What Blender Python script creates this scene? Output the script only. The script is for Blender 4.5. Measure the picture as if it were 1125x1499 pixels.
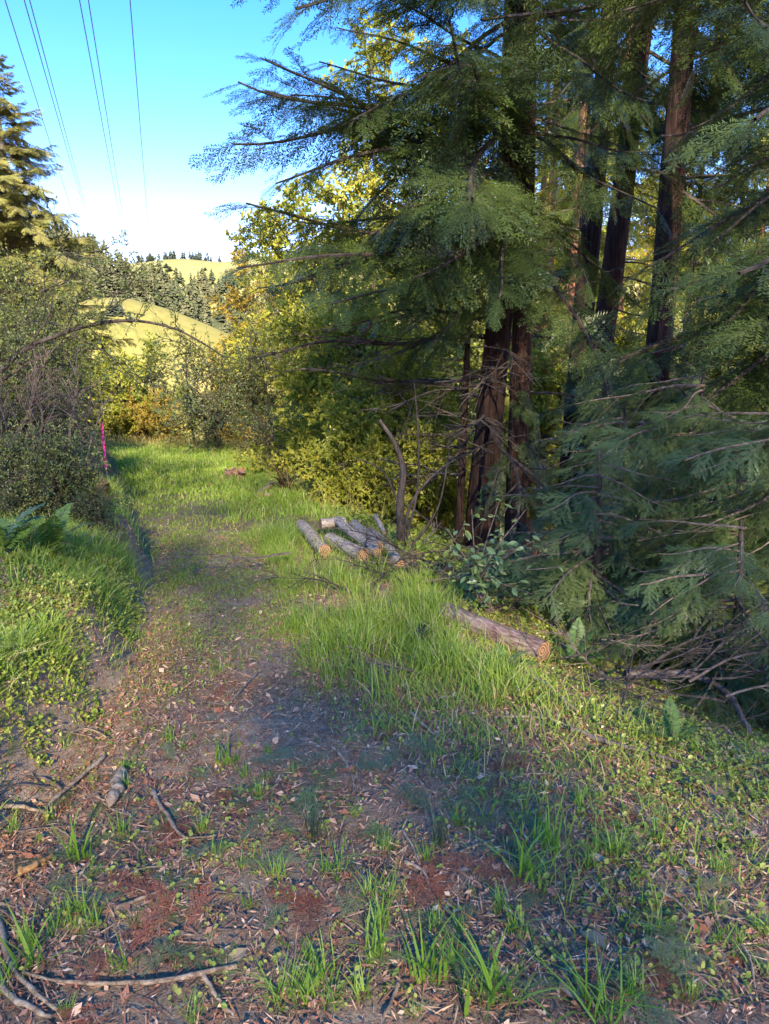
import bpy, math, random
import numpy as np
from mathutils import Vector, Matrix
for o in list(bpy.data.objects): bpy.data.objects.remove(o)
SC = bpy.context.scene; COL = SC.collection
rad = math.radians

# ------------------------------------------------------------------ camera
F_PX, CX, CY, PITCH, CAMZ = 1039.0, 562.5, 749.5, rad(13.5), 1.6
cam = bpy.data.cameras.new("camera"); camo = bpy.data.objects.new("camera", cam); COL.objects.link(camo)
cam.sensor_fit = 'VERTICAL'; cam.sensor_height = 24; cam.lens = 24*F_PX/1499
cam.clip_start = 0.05; cam.clip_end = 9000
camo.location = (0, 0, CAMZ); camo.rotation_euler = (math.pi/2-PITCH, 0, 0)
SC.camera = camo

# ------------------------------------------------------------------ sky, sun, exposure
SUN_AZ, SUN_EL = rad(172), rad(30)            # azimuth clockwise from +Y: behind the camera, to the left
w = bpy.data.worlds.new("World"); SC.world = w; w.use_nodes = True
nt = w.node_tree; bg = nt.nodes['Background']
sky = nt.nodes.new("ShaderNodeTexSky"); sky.sky_type = 'NISHITA'; sky.sun_disc = False
sky.sun_elevation = SUN_EL; sky.sun_rotation = SUN_AZ
sky.air_density = 1.0; sky.dust_density = 0.0; sky.ozone_density = 4.5
hs = nt.nodes.new('ShaderNodeHueSaturation'); hs.inputs['Saturation'].default_value = 1.3; nt.links.new(sky.outputs[0], hs.inputs['Color']); wb = nt.nodes.new('ShaderNodeMix'); wb.data_type = 'RGBA'; wb.blend_type = 'MULTIPLY'; wb.inputs[0].default_value = 1; wb.inputs[7].default_value = (1.26, .775, .92, 1); nt.links.new(hs.outputs[0], wb.inputs[6]); nt.links.new(wb.outputs[2], bg.inputs[0]); bg.inputs[1].default_value = 0.15
sl = bpy.data.lights.new("sun", 'SUN'); sl.energy = 4.8; sl.angle = rad(0.5); sl.color = (1.0, 0.86, 0.62)
so = bpy.data.objects.new("sun", sl); COL.objects.link(so)
SUNV = Vector((math.sin(SUN_AZ)*math.cos(SUN_EL), math.cos(SUN_AZ)*math.cos(SUN_EL), math.sin(SUN_EL)))
so.rotation_euler = SUNV.to_track_quat('Z', 'Y').to_euler(); so.location = (-30, -30, 40)
SC.view_settings.view_transform = 'Standard'; SC.view_settings.look = 'None'
SC.view_settings.gamma = 1; SC.view_settings.exposure = 1.9
SC.render.engine = 'CYCLES'
SC.cycles.max_bounces = 6; SC.cycles.diffuse_bounces = 4; SC.cycles.glossy_bounces = 2; SC.cycles.transmission_bounces = 4

# ------------------------------------------------------------------ helpers
RNG = np.random.default_rng(7)
SP, CP = math.sin(PITCH), math.cos(PITCH)
def ray(u, v):
    a = (u-CX)/F_PX; b = -(v-CY)/F_PX
    return np.array([a, b*SP+CP, b*CP-SP])
def P(u, v, Y):                      # point seen in direction (u,v) at ground distance Y
    d = ray(u, v); t = Y/d[1]
    return np.array([d[0]*t, Y, CAMZ+d[2]*t])
def proj(x, y, z):
    z = z-CAMZ; dep = y*CP-z*SP; up = y*SP+z*CP
    dep = np.maximum(dep, 1e-3)
    return CX+F_PX*x/dep, CY-F_PX*up/dep
def _hash(ix, iy, s):
    n = (ix*374761393+iy*668265263+s*69069) & 0x7fffffff
    n = ((n ^ (n >> 13))*1274126177) & 0x7fffffff
    return ((n ^ (n >> 16)) & 0xffff)/65535.0
def vn(x, y, s=0):
    x = np.asarray(x, float); y = np.asarray(y, float)
    ix = np.floor(x).astype(np.int64); iy = np.floor(y).astype(np.int64)
    fx = x-ix; fy = y-iy; fx = fx*fx*(3-2*fx); fy = fy*fy*(3-2*fy)
    a = _hash(ix, iy, s); b = _hash(ix+1, iy, s); c = _hash(ix, iy+1, s); d = _hash(ix+1, iy+1, s)
    return (a*(1-fx)+b*fx)*(1-fy)+(c*(1-fx)+d*fx)*fy
def sstep(a, b, x):
    t = np.clip((x-a)/(b-a), 0, 1); return t*t*(3-2*t)

def plane_hit(u, v):
    d = ray(u, v); t = -CAMZ/(d[2]+0.07*d[1]); return d[0]*t, d[1]*t
LE = [plane_hit(*p) for p in [(-40, 1290), (20, 1180), (110, 1080), (175, 1000), (215, 900), (222, 830), (195, 760), (172, 700), (163, 672), (160, 655)]]
RE = [plane_hit(*p) for p in [(1300, 1200), (1125, 1125), (860, 1060), (720, 990), (640, 930), (600, 850), (545, 805), (470, 755), (400, 700), (360, 675), (325, 655)]]
LX = np.array(sorted([(y, x) for x, y in LE])); RX = np.array(sorted([(y, x) for x, y in RE]))
def edge(T, y):
    e = np.interp(y, T[:, 0], T[:, 1])
    s = (T[-1, 1]-T[-4, 1])/(T[-1, 0]-T[-4, 0])
    return np.where(y > T[-1, 0], T[-1, 1]+s*np.minimum(y-T[-1, 0], 60), e)
def Lf(y): return edge(LX, y)
def Rf(y): return edge(RX, y)
def height(x, y):
    x = np.asarray(x, float); y = np.asarray(y, float)
    e = np.maximum(y-20, 0)
    zp = -0.07*np.minimum(y, 20) - 0.07*e - np.where(e < 10, .012*e*e, 1.2+.24*(e-10))
    zp = np.where(y < 0, 0.02*y, zp)
    zp = np.maximum(zp, -34+0.02*np.maximum(zp+34, -5))
    dl = np.maximum(Lf(y)-x, 0); dr = np.maximum(x-Rf(y), 0)
    f = (1-0.7*sstep(10, 24, y)-0.3*sstep(24, 45, y))*(.3+.7*sstep(-1.5, 2.6, y))
    cut = 0.30*(1-np.exp(-(dl/.13)**2))*(0.4+1.2*vn(x*1.3+3, y*1.3, 5))
    slope = np.where(dl < 2.6, .36*dl, .94+.06*(np.minimum(dl, 40)-2.6))
    ditch = -0.03*np.exp(-((x-Lf(y)-.12)/.14)**2)*(y < 12)
    drop = np.where(dr < 10, .44*dr*dr/(dr+.8), .44*100/10.8+.30*(dr-10)); drop = np.minimum(drop, 22)
    far = 1-sstep(30, 120, np.hypot(x, y))
    n = (vn(x*.6, y*.6, 1)-.5)*.22*np.clip((dl+dr)*.8, .12, 1) + (vn(x*2.6, y*2.6, 2)-.5)*.06 + (vn(x*9, y*9, 3)-.5)*.034 + (vn(x*19, y*19, 13)-.5)*.012
    z = zp + .32*np.maximum(-(x+y)*.707-22, 0)*(y < 10) + (cut+slope)*f + ditch - drop + n*far + (vn(x*.02, y*.02, 9)-.5)*6*(1-far)
    return np.maximum(z, -45)
def hz(x, y): return float(height(x, y))
def G(u, v):                          # where the ray through (u,v) meets the ground
    d = ray(u, v); t = np.geomspace(.6, 90, 1500)
    x = d[0]*t; y = d[1]*t; z = CAMZ+d[2]*t
    k = np.argmax(z < height(x, y))
    return np.array([x[k], y[k], hz(x[k], y[k])])

class MB:
    def __init__(s): s.v = []; s.f = []; s.n = 0
    def add(s, V, Fc, mat=0, rnd=None):
        V = np.asarray(V, np.float32); Fc = np.asarray(Fc, np.int32)
        if rnd is None: rnd = np.full(len(Fc), RNG.random())
        s.f.append((Fc+s.n, mat, np.broadcast_to(np.asarray(rnd, np.float32), (len(Fc),)))); s.v.append(V); s.n += len(V)
    def arrays(s): return np.concatenate(s.v), [(f, m, r) for f, m, r in s.f]
    def mesh(s, name, mats, smooth=False):
        V = np.concatenate(s.v); me = bpy.data.meshes.new(name)
        me.vertices.add(len(V)); me.vertices.foreach_set("co", V.ravel())
        lt = np.concatenate([np.full(len(f), f.shape[1], np.int32) for f, m, r in s.f])
        lv = np.concatenate([f.ravel() for f, m, r in s.f]).astype(np.int32)
        ls = np.concatenate([[0], np.cumsum(lt)[:-1]]).astype(np.int32)
        me.loops.add(len(lv)); me.loops.foreach_set("vertex_index", lv)
        me.polygons.add(len(lt)); me.polygons.foreach_set("loop_start", ls)
        try: me.polygons.foreach_set("loop_total", lt)
        except Exception: pass
        me.polygons.foreach_set("material_index", np.concatenate([np.full(len(f), m, np.int32) for f, m, r in s.f]))
        me.polygons.foreach_set("use_smooth", np.full(len(lt), smooth, bool))
        at = me.attributes.new("rnd", 'FLOAT', 'FACE'); at.data.foreach_set("value", np.concatenate([r for f, m, r in s.f]).astype(np.float32))
        for m in (mats if isinstance(mats, (list, tuple)) else [mats]): me.materials.append(m)
        me.update(); me.validate()
        return me

def nrm(a): return a/np.maximum(np.linalg.norm(a, axis=-1, keepdims=True), 1e-9)
def tube(pts, rads, k=6, caps=False):
    pts = np.asarray(pts, float); rads = np.asarray(rads, float)*np.ones(len(pts)); n = len(pts)
    tg = nrm(np.gradient(pts, axis=0)); ref = np.array([0, 0, 1.0]) if abs(tg[:, 2].mean()) < .8 else np.array([1.0, 0, 0])
    a = nrm(np.cross(tg, ref)); b = np.cross(a, tg)
    th = np.arange(k)/k*2*math.pi
    V = pts[:, None]+rads[:, None, None]*(np.cos(th)[None, :, None]*a[:, None]+np.sin(th)[None, :, None]*b[:, None])
    i = np.arange(n-1)[:, None]*k; j = np.arange(k)[None]; j2 = (j+1) % k
    Fc = np.stack([i+j, i+j2, i+k+j2, i+k+j], -1).reshape(-1, 4)
    return V.reshape(-1, 3), Fc
def smooth_path(pts, n):
    pts = np.asarray(pts, float)
    if len(pts) == 2: return pts[0]+(pts[1]-pts[0])*np.linspace(0, 1, n)[:, None]
    t = np.linspace(0, 1, len(pts)); q = np.linspace(0, 1, n)
    out = []
    for x in q:
        i = min(int(x*(len(pts)-1)), len(pts)-2); f = x*(len(pts)-1)-i
        p0 = pts[max(i-1, 0)]; p1 = pts[i]; p2 = pts[i+1]; p3 = pts[min(i+2, len(pts)-1)]
        out.append(.5*((2*p1)+(-p0+p2)*f+(2*p0-5*p1+4*p2-p3)*f*f+(-p0+3*p1-3*p2+p3)*f**3))
    return np.array(out)
def stamp(mb, V, Fc, M, T, mat=0, rnd=None):      # N transformed copies of a template as geometry
    N = len(T); k = len(V)
    W = np.einsum('nij,kj->nki', M, V)+T[:, None]
    Q = (Fc[None]+(np.arange(N)*k)[:, None, None]).reshape(-1, Fc.shape[1])
    r = RNG.random(N) if rnd is None else rnd
    mb.add(W.reshape(-1, 3), Q, mat, np.repeat(r, len(Fc)))
def rotz(a):
    c, s = np.cos(a), np.sin(a); z = np.zeros_like(a); o = np.ones_like(a)
    return np.stack([np.stack([c, -s, z], -1), np.stack([s, c, z], -1), np.stack([z, z, o], -1)], -2)
def roty(a):
    c, s = np.cos(a), np.sin(a); z = np.zeros_like(a); o = np.ones_like(a)
    return np.stack([np.stack([c, z, s], -1), np.stack([z, o, z], -1), np.stack([-s, z, c], -1)], -2)
def rotx(a):
    c, s = np.cos(a), np.sin(a); z = np.zeros_like(a); o = np.ones_like(a)
    return np.stack([np.stack([o, z, z], -1), np.stack([z, c, -s], -1), np.stack([z, s, c], -1)], -2)

def link(name, data, loc=(0, 0, 0), parent=None):
    o = bpy.data.objects.new(name, data); COL.objects.link(o); o.location = loc
    if parent is not None: o.parent = parent
    return o
def tag(o, label, cat, group=None):
    o['label'] = label; o['category'] = cat
    if group: o['group'] = group
    return o
def thing(name, label, cat, loc, group=None): return tag(link(name, None, loc), label, cat, group)
def kind(o, k): o['kind'] = k; return o

# ------------------------------------------------------------------ materials
class N:
    def __init__(s, name):
        s.m = bpy.data.materials.new(name); s.m.use_nodes = True; s.t = s.m.node_tree
        s.bsdf = s.t.nodes['Principled BSDF']; s.out = s.t.nodes['Material Output']
    def new(s, ty, **kw):
        n = s.t.nodes.new(ty)
        for k, v in kw.items(): setattr(n, k, v)
        return n
    def l(s, a, b): s.t.links.new(a, b)
    def ramp(s, fac, stops):
        r = s.new("ShaderNodeValToRGB"); e = r.color_ramp.elements
        while len(e) < len(stops): e.new(.5)
        for el, (p, c) in zip(e, stops): el.position = p; el.color = (*c, 1)
        s.l(fac, r.inputs[0]); return r.outputs[0]
    def noise(s, scale, detail=4, vec=None, rough=.6, dist=0):
        n = s.new("ShaderNodeTexNoise"); n.inputs['Scale'].default_value = scale; n.inputs['Detail'].default_value = detail
        n.inputs['Roughness'].default_value = rough; n.inputs['Distortion'].default_value = dist
        if vec is not None: s.l(vec, n.inputs['Vector'])
        return n.outputs[0]
    def math(s, op, a, b):
        n = s.new("ShaderNodeMath", operation=op)
        for i, q in enumerate((a, b)):
            if isinstance(q, (int, float)): n.inputs[i].default_value = q
            else: s.l(q, n.inputs[i])
        return n.outputs[0]
    def mix(s, f, a, b):
        n = s.new("ShaderNodeMix", data_type='RGBA')
        for sock, q in ((n.inputs[0], f), (n.inputs[6], a), (n.inputs[7], b)):
            if isinstance(q, (int, float)): sock.default_value = q
            elif isinstance(q, tuple): sock.default_value = (*q, 1)
            else: s.l(q, sock)
        return n.outputs[2]
    def bump(s, h, strength=.5, dist=.02):
        b = s.new("ShaderNodeBump"); b.inputs['Strength'].default_value = strength; b.inputs['Distance'].default_value = dist
        s.l(h, b.inputs['Height']); s.l(b.outputs[0], s.bsdf.inputs['Normal'])
    def mapped(s, scale, coord='Object'):
        tc = s.new("ShaderNodeTexCoord"); mp = s.new("ShaderNodeMapping"); mp.inputs['Scale'].default_value = scale
        s.l(tc.outputs[coord], mp.inputs[0]); return mp.outputs[0]

def leaf_mat(name, stops, trans=.35, rough=.42, spec=.45, tcol=(1.15, 1.1, .55), objw=.45):
    n = N(name)
    at = n.new("ShaderNodeAttribute"); at.attribute_name = "rnd"; oi = n.new("ShaderNodeObjectInfo")
    f = n.math('ADD', n.math('MULTIPLY', at.outputs['Fac'], 1-objw), n.math('MULTIPLY', oi.outputs['Random'], objw))
    c = n.ramp(f, stops)
    n.l(c, n.bsdf.inputs['Base Color']); n.bsdf.inputs['Roughness'].default_value = rough
    n.bsdf.inputs['Specular IOR Level'].default_value = spec
    if trans > 0:
        tr = n.new("ShaderNodeBsdfTranslucent"); mu = n.new("ShaderNodeMix", data_type='RGBA', blend_type='MULTIPLY')
        mu.inputs[0].default_value = 1; n.l(c, mu.inputs[6]); mu.inputs[7].default_value = (*tcol, 1)
        n.l(mu.outputs[2], tr.inputs[0])
        ms = n.new("ShaderNodeMixShader"); ms.inputs[0].default_value = trans
        n.l(n.bsdf.outputs[0], ms.inputs[1]); n.l(tr.outputs[0], ms.inputs[2]); n.l(ms.outputs[0], n.out.inputs['Surface'])
    return n.m
def bark_mat(name, dark, mid, light, scale=(9, 9, 1.3), bump=.8, dist=.03, rough=.85):
    n = N(name); v = n.mapped(scale)
    a = n.noise(2.2, 7, v, .65, .6); v2 = n.mapped((3, 3, 3)); b = n.noise(1.5, 4, v2)
    f = n.math('ADD', n.math('MULTIPLY', a, .75), n.math('MULTIPLY', b, .25))
    c = n.ramp(f, [(.36, dark), (.5, mid), (.66, light)])
    n.l(c, n.bsdf.inputs['Base Color']); n.bsdf.inputs['Roughness'].default_value = rough
    n.bsdf.inputs['Specular IOR Level'].default_value = .2; n.bump(f, bump, dist)
    return n.m

M = {}
M['redwood_leaf'] = leaf_mat('redwood_leaf', [(.0, (0.038, 0.068, 0.015)), (.5, (0.065, 0.101, 0.025)), (.85, (0.109, 0.145, 0.029)), (1, (0.192, 0.126, 0.025))], .25, .38, .6)
M['spray_leaf'] = leaf_mat('spray_leaf', [(.0, (0.056, 0.097, 0.029)), (.5, (0.098, 0.149, 0.047)), (.9, (0.168, 0.214, 0.062)), (1, (0.278, 0.237, 0.068))], .25, .36, .7)
M['fir_leaf'] = leaf_mat('fir_leaf', [(.0, (0.149, 0.169, 0.055)), (.5, (0.243, 0.244, 0.077)), (1, (0.351, 0.312, 0.099))], .25, .5, .35)
M['lit_leaf'] = leaf_mat('lit_leaf', [(.0, (0.163, 0.215, 0.031)), (.5, (0.308, 0.330, 0.043)), (1, (0.509, 0.446, 0.068))], .45, .45, .35)  # leaf colour brightened so that foliage in shade looks sunlit
M['gold_leaf'] = leaf_mat('gold_leaf', [(.0, (0.205, 0.172, 0.023)), (.5, (0.326, 0.253, 0.034)), (1, (0.459, 0.287, 0.069))], .4, .5, .3)
M['shrub_leaf'] = leaf_mat('shrub_leaf', [(.0, (0.094, 0.135, 0.038)), (.5, (0.169, 0.210, 0.053)), (1, (0.281, 0.285, 0.083))], .35, .42, .5)
M['olive_leaf'] = leaf_mat('olive_leaf', [(.0, (0.117, 0.145, 0.029)), (.5, (0.200, 0.232, 0.043)), (1, (0.317, 0.319, 0.072))], .4, .45, .4)
M['dark_leaf'] = leaf_mat('dark_leaf', [(.0, (0.035, 0.062, 0.028)), (.5, (0.070, 0.101, 0.039)), (1, (0.126, 0.146, 0.056))], .25, .4, .5)
M['bay_leaf'] = leaf_mat('bay_leaf', [(.0, (0.091, 0.163, 0.057)), (.6, (0.195, 0.268, 0.094)), (1, (0.340, 0.383, 0.126))], .25, .32, .7)
M['grass'] = leaf_mat('grass', [(.0, (0.134, 0.213, 0.033)), (.4, (0.246, 0.358, 0.050)), (.75, (0.347, 0.448, 0.077)), (.86, (0.403, 0.437, 0.110)), (.92, (0.515, 0.426, 0.209)), (1, (0.560, 0.448, 0.242))], .35, .45, .4, objw=0)
M['grass_tuft'] = leaf_mat('grass_tuft', [(.0, (0.138, 0.261, 0.027)), (.5, (0.224, 0.385, 0.044)), (1, (0.380, 0.495, 0.088))], .4, .42, .4)
M['dry_grass'] = leaf_mat('dry_grass', [(0, (.22, .20, .06)), (.5, (.32, .27, .09)), (1, (.42, .36, .18))], .35, .6, .2, objw=0)
M['weed'] = leaf_mat('weed', [(.0, (0.145, 0.220, 0.031)), (.5, (0.268, 0.338, 0.050)), (1, (0.484, 0.474, 0.098))], .35, .4, .5, objw=0)
M['fern'] = leaf_mat('fern', [(.0, (0.067, 0.140, 0.028)), (.5, (0.118, 0.210, 0.042)), (1, (0.202, 0.280, 0.056))], .35, .45, .4)
M['dead_fern'] = leaf_mat('dead_fern', [(.0, (.06, .045, .02)), (.5, (.11, .075, .03)), (1, (.17, .11, .05))], .2, .7, .2)
M['rust_spray'] = leaf_mat('rust_spray', [(.0, (0.204, 0.060, 0.026)), (.5, (0.370, 0.113, 0.053)), (1, (0.554, 0.199, 0.095))], .15, .6, .25)
M['green_spray'] = leaf_mat('green_spray', [(.0, (0.090, 0.140, 0.044)), (.5, (0.166, 0.209, 0.069)), (1, (0.287, 0.302, 0.107))], .15, .45, .5)
M['pale_leaf'] = leaf_mat('pale_leaf', [(.0, (0.210, 0.133, 0.065)), (.6, (0.357, 0.257, 0.144)), (1, (0.578, 0.475, 0.302))], .1, .5, .4)
M['litter'] = leaf_mat('litter', [(.0, (0.092, 0.045, 0.028)), (.25, (0.225, 0.110, 0.064)), (.45, (0.411, 0.146, 0.069)), (.62, (0.411, 0.226, 0.132)), (.82, (0.615, 0.367, 0.212)), (.95, (0.861, 0.556, 0.351)), (1, (0.328, 0.292, 0.106))], 0, .7, .3, objw=0)
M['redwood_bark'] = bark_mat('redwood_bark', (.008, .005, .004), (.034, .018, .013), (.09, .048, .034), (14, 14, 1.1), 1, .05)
M['lit_bark'] = bark_mat('lit_bark', (.06, .03, .022), (.20, .09, .058), (.32, .16, .105), (12, 12, 1.2), 1, .04)  # lighter copy of the redwood bark, sunlight put into its colour
M['grey_bark'] = bark_mat('grey_bark', (.035, .030, .027), (.11, .095, .085), (.22, .20, .18), (10, 10, 3))
M['dark_bark'] = bark_mat('dark_bark', (.02, .016, .013), (.055, .043, .035), (.11, .09, .075), (10, 10, 3))
M['log_bark'] = bark_mat('log_bark', (.10, .075, .055), (.36, .28, .21), (.60, .50, .39), (6, 30, 30), .8, .01)
M['red_log_bark'] = bark_mat('red_log_bark', (.06, .035, .028), (.20, .125, .10), (.40, .31, .27), (6, 30, 30), .9, .012)
M['stick'] = bark_mat('stick', (.09, .055, .032), (.29, .20, .125), (.54, .42, .28), (16, 16, 16), .8, .01)
M['brown_stick'] = bark_mat('brown_stick', (.05, .035, .028), (.13, .095, .075), (.24, .19, .16), (12, 12, 12), .4, .006)
M['orange_wood'] = bark_mat('orange_wood', (.16, .08, .03), (.38, .20, .075), (.55, .34, .16), (3, 25, 25), .5, .008)
def cut_mat():
    n = N('cut_wood'); tc = n.new("ShaderNodeTexCoord"); wv = n.new("ShaderNodeTexWave", wave_type='RINGS', rings_direction='X')
    wv.inputs['Scale'].default_value = 16; wv.inputs['Distortion'].default_value = 2.5; n.l(tc.outputs['Object'], wv.inputs[0])
    n.l(n.ramp(wv.outputs['Fac'], [(0, (.11, .052, .026)), (.6, (.30, .15, .07)), (1, (.42, .25, .13))]), n.bsdf.inputs['Base Color'])
    n.bsdf.inputs['Roughness'].default_value = .8; return n.m
M['cut_wood'] = cut_mat()
def plain(name, c, rough=.6, metal=0):
    n = N(name); v = n.noise(30, 3, n.mapped((1, 1, 1)))
    n.l(n.mix(v, tuple(x*.8 for x in c), tuple(min(1, x*1.15) for x in c)), n.bsdf.inputs['Base Color'])
    n.bsdf.inputs['Roughness'].default_value = rough; n.bsdf.inputs['Metallic'].default_value = metal; return n.m
M['pink'] = plain('pink_paint', (.92, .05, .33), .5)
M['lath'] = plain('bare_lath', (.40, .26, .18), .8)
M['cable'] = plain('cable', (.07, .08, .10), .5)
M['black'] = plain('black_wood', (.012, .011, .011), .7)
M['rust_rock'] = plain('rotten_wood', (.28, .14, .10), .9)
def ground_mat():
    n = N('forest_soil'); g = n.new("ShaderNodeNewGeometry"); p = g.outputs['Position']
    a = n.noise(1.3, 6, p, .6); b = n.noise(26, 8, p, .75); c = n.noise(110, 3, p, .7)
    f = n.math('ADD', n.math('MULTIPLY', a, .30), n.math('ADD', n.math('MULTIPLY', b, .45), n.math('MULTIPLY', c, .25)))
    soil = n.ramp(f, [(.36, (.14, .092, .060)), (.47, (.29, .20, .13)), (.55, (.42, .305, .205)), (.64, (.58, .45, .31))])
    moss = n.ramp(n.noise(18, 5, p), [(.3, (.09, .10, .03)), (.7, (.18, .20, .05))])
    sep = n.new("ShaderNodeSeparateXYZ"); n.l(p, sep.inputs[0])
    yf = n.new("ShaderNodeMapRange"); yf.inputs[1].default_value = 6; yf.inputs[2].default_value = 11; n.l(sep.outputs[1], yf.inputs[0])
    n.l(n.mix(n.math('MULTIPLY', yf.outputs[0], .8), soil, moss), n.bsdf.inputs['Base Color'])
    n.bsdf.inputs['Roughness'].default_value = .95; n.bsdf.inputs['Specular IOR Level'].default_value = .15
    n.bump(n.math('ADD', b, n.math('MULTIPLY', c, .6)), .9, .03); return n.m
M['soil'] = ground_mat()
def hill_mat(name, c1, c2, c3, s=.02):
    n = N(name); g = n.new("ShaderNodeNewGeometry"); p = g.outputs['Position']
    f = n.math('ADD', n.math('MULTIPLY', n.noise(s, 6, p), .6), n.math('MULTIPLY', n.noise(s*12, 4, p), .4))
    n.l(n.ramp(f, [(.36, c1), (.5, c2), (.64, c3)]), n.bsdf.inputs['Base Color']); n.bsdf.inputs['Roughness'].default_value = 1
    n.bsdf.inputs['Specular IOR Level'].default_value = .05; return n.m
M['hill_grass'] = hill_mat('hill_grass', (.18, .17, .05), (.25, .22, .065), (.31, .25, .10))
M['far_hill_grass'] = hill_mat('far_hill_grass', (.20, .20, .07), (.26, .25, .09), (.31, .28, .13), .008)
M['forest_floor'] = hill_mat('forest_floor', (.05, .06, .03), (.08, .09, .045), (.11, .11, .06))
M['far_leaf'] = leaf_mat('far_leaf', [(0, (0.065, 0.079, 0.042)), (.5, (0.101, 0.108, 0.054)), (1, (0.144, 0.137, 0.072))], 0, .8, .1, objw=0)
M['ridge_leaf'] = leaf_mat('ridge_leaf', [(0, (.05, .075, .055)), (1, (.10, .12, .09))], 0, .8, .1)

# ------------------------------------------------------------------ the setting: ground and hills
t = np.linspace(-1, 1, 461); xs = 1.0*np.sinh(t*8.0)
t2 = np.linspace(-.55, 1, 430); ys = 3.0+1.0*np.sinh(t2*7.7)
X, Y = np.meshgrid(xs, ys)
Z = height(X, Y)
def grid_mesh(name, X, Y, Z, mat):
    r, c = X.shape; i = np.arange(r-1)[:, None]*c+np.arange(c-1)[None]
    mb = MB(); mb.add(np.stack([X, Y, Z], -1).reshape(-1, 3), np.stack([i, i+1, i+c+1, i+c], -1).reshape(-1, 4), 0, 0.5)
    return mb.mesh(name, mat, True)
kind(link('ground', grid_mesh('ground', X, Y, Z, M['soil'])), 'structure')

def ridge_hill(Y0, prof, W, base, mat, nz=2, nx=160, ny=60, sc=.02):
    pp = np.array([P(u, v, Y0) for u, v in prof])
    x = np.linspace(pp[0, 0], pp[-1, 0], nx); y = np.linspace(Y0-2.2*W, Y0+1.5*W, ny)
    X, Yg = np.meshgrid(x, y)
    sx = smooth_path(pp[:, [0, 2, 2]], 400)
    f = lambda X, Yg: base+(np.interp(X, sx[:, 0], sx[:, 1])-base)*np.exp(-((Yg-Y0)/W)**2)+(vn(X*sc, Yg*sc, 3)-.5)*nz+(vn(X*sc*4, Yg*sc*4, 4)-.5)*nz*.3
    return grid_mesh('hill', X, Yg, f(X, Yg), mat), f, (x[0], x[-1])
m, f_knoll, _ = ridge_hill(260, [(-300, 560), (-100, 500), (20, 462), (90, 446), (165, 434), (230, 446), (310, 478), (420, 530), (560, 600)], 75, -40, M['hill_grass'], 1.5)
kind(link('hill', m), 'structure')
m, f_ridge, rx = ridge_hill(520, [(-700, 370), (-200, 350), (40, 355), (110, 366), (170, 396), (240, 436), (330, 468), (450, 500), (700, 540)], 130, -60, M['forest_floor'], 5)
kind(link('hill', m), 'structure')
m, f_far, fx = ridge_hill(950, [(-500, 392), (60, 396), (200, 386), (260, 381), (330, 384), (365, 379), (450, 372), (600, 380), (900, 395), (1400, 420)], 260, -70, M['far_hill_grass'], 7, 220, 80, .006)
kind(link('hill', m), 'structure')

# far woods: many small conifers as one mass
def far_tree_template(rng, tiers=7):
    V = []; Fq = []
    for i in range(tiers):
        z = .12+.86*i/tiers; r = .24*(1-z)+.02
        for k in range(7):
            a = rng.random()*6.28; l = r*(.6+.7*rng.random()); wd = .10*(1-z)+.025; dz = rng.normal()*.02
            c, s = math.cos(a), math.sin(a); b = len(V)
            V += [(0, 0, z+.09+dz), (c*l-s*wd, s*l+c*wd, z-.05+dz), (c*l*1.25, s*l*1.25, z-.02+dz), (c*l+s*wd, s*l-c*wd, z-.05+dz)]
            Fq.append((b, b+1, b+2, b+3))
    return np.array(V), np.array(Fq)
def woods(name, pts, hgt, label):
    mb = MB(); tm = [far_tree_template(RNG) for _ in range(5)]; which = RNG.integers(0, 5, len(pts))
    for k in range(5):
        s = which == k; n_ = s.sum(); h_ = hgt[s]; wd = h_*RNG.uniform(.8, 1.5, n_)
        R = rotz(RNG.random(n_)*6.28)*np.stack([wd, wd, h_], -1)[:, None, :]
        stamp(mb, *tm[k], R, pts[s], 0)
    o = kind(link(name, mb.mesh(name, M['far_leaf'])), 'stuff'); return tag(o, label, 'woods')
n_ = 1700; x = RNG.uniform(-330, 60, n_); y = RNG.uniform(330, 560, n_); z = f_ridge(x, y)
woods('far_woods', np.stack([x, y, z-1], -1), RNG.uniform(9, 19, n_), 'grey-green woods covering the ridge behind the bright knoll')
n_ = 2200; x = RNG.uniform(-500, 0, n_); y = RNG.uniform(520, 900, n_); z = f_far(x, y); u, v = proj(x, y, z)
k = (v > 404+16*vn(u*.05, v*.05, 8)-8*(u < 240)) ; x, y, z = x[k], y[k], z[k]
woods('far_woods', np.stack([x, y, z-1], -1), RNG.uniform(11, 20, len(x)), 'distant woods below the grassy top of the farthest hill')
rt = []
for q in range(3):
    mb = MB(); V, Fq = far_tree_template(RNG, 9); V = V*np.array([14, 14, 14]); mb.add(V, Fq, 0, RNG.random(len(Fq))); rt.append(mb.mesh('ridge_tree', M['ridge_leaf']))
for i, u in enumerate(list(RNG.uniform(205, 262, 22))+list(RNG.uniform(268, 305, 14))+[310, 320, 321, 343, 346, 350, 354, 357, 361, 364, 240, 226, 252]):
    p = P(u, 380, 950); p[1] += RNG.uniform(-12, 5); p[2] = float(f_far(p[0], p[1]))-.5
    o = link('ridge_tree', rt[i % 3], p); s = RNG.uniform(.45, .95)*(1.25 if u > 305 else 1); o.scale = (s*1.3, s*1.3, s); o.rotation_euler[2] = RNG.random()*6
    tag(o, 'tiny dark tree on the skyline of the farthest grassy hill', 'tree', 'trees along the far hill skyline')
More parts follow.
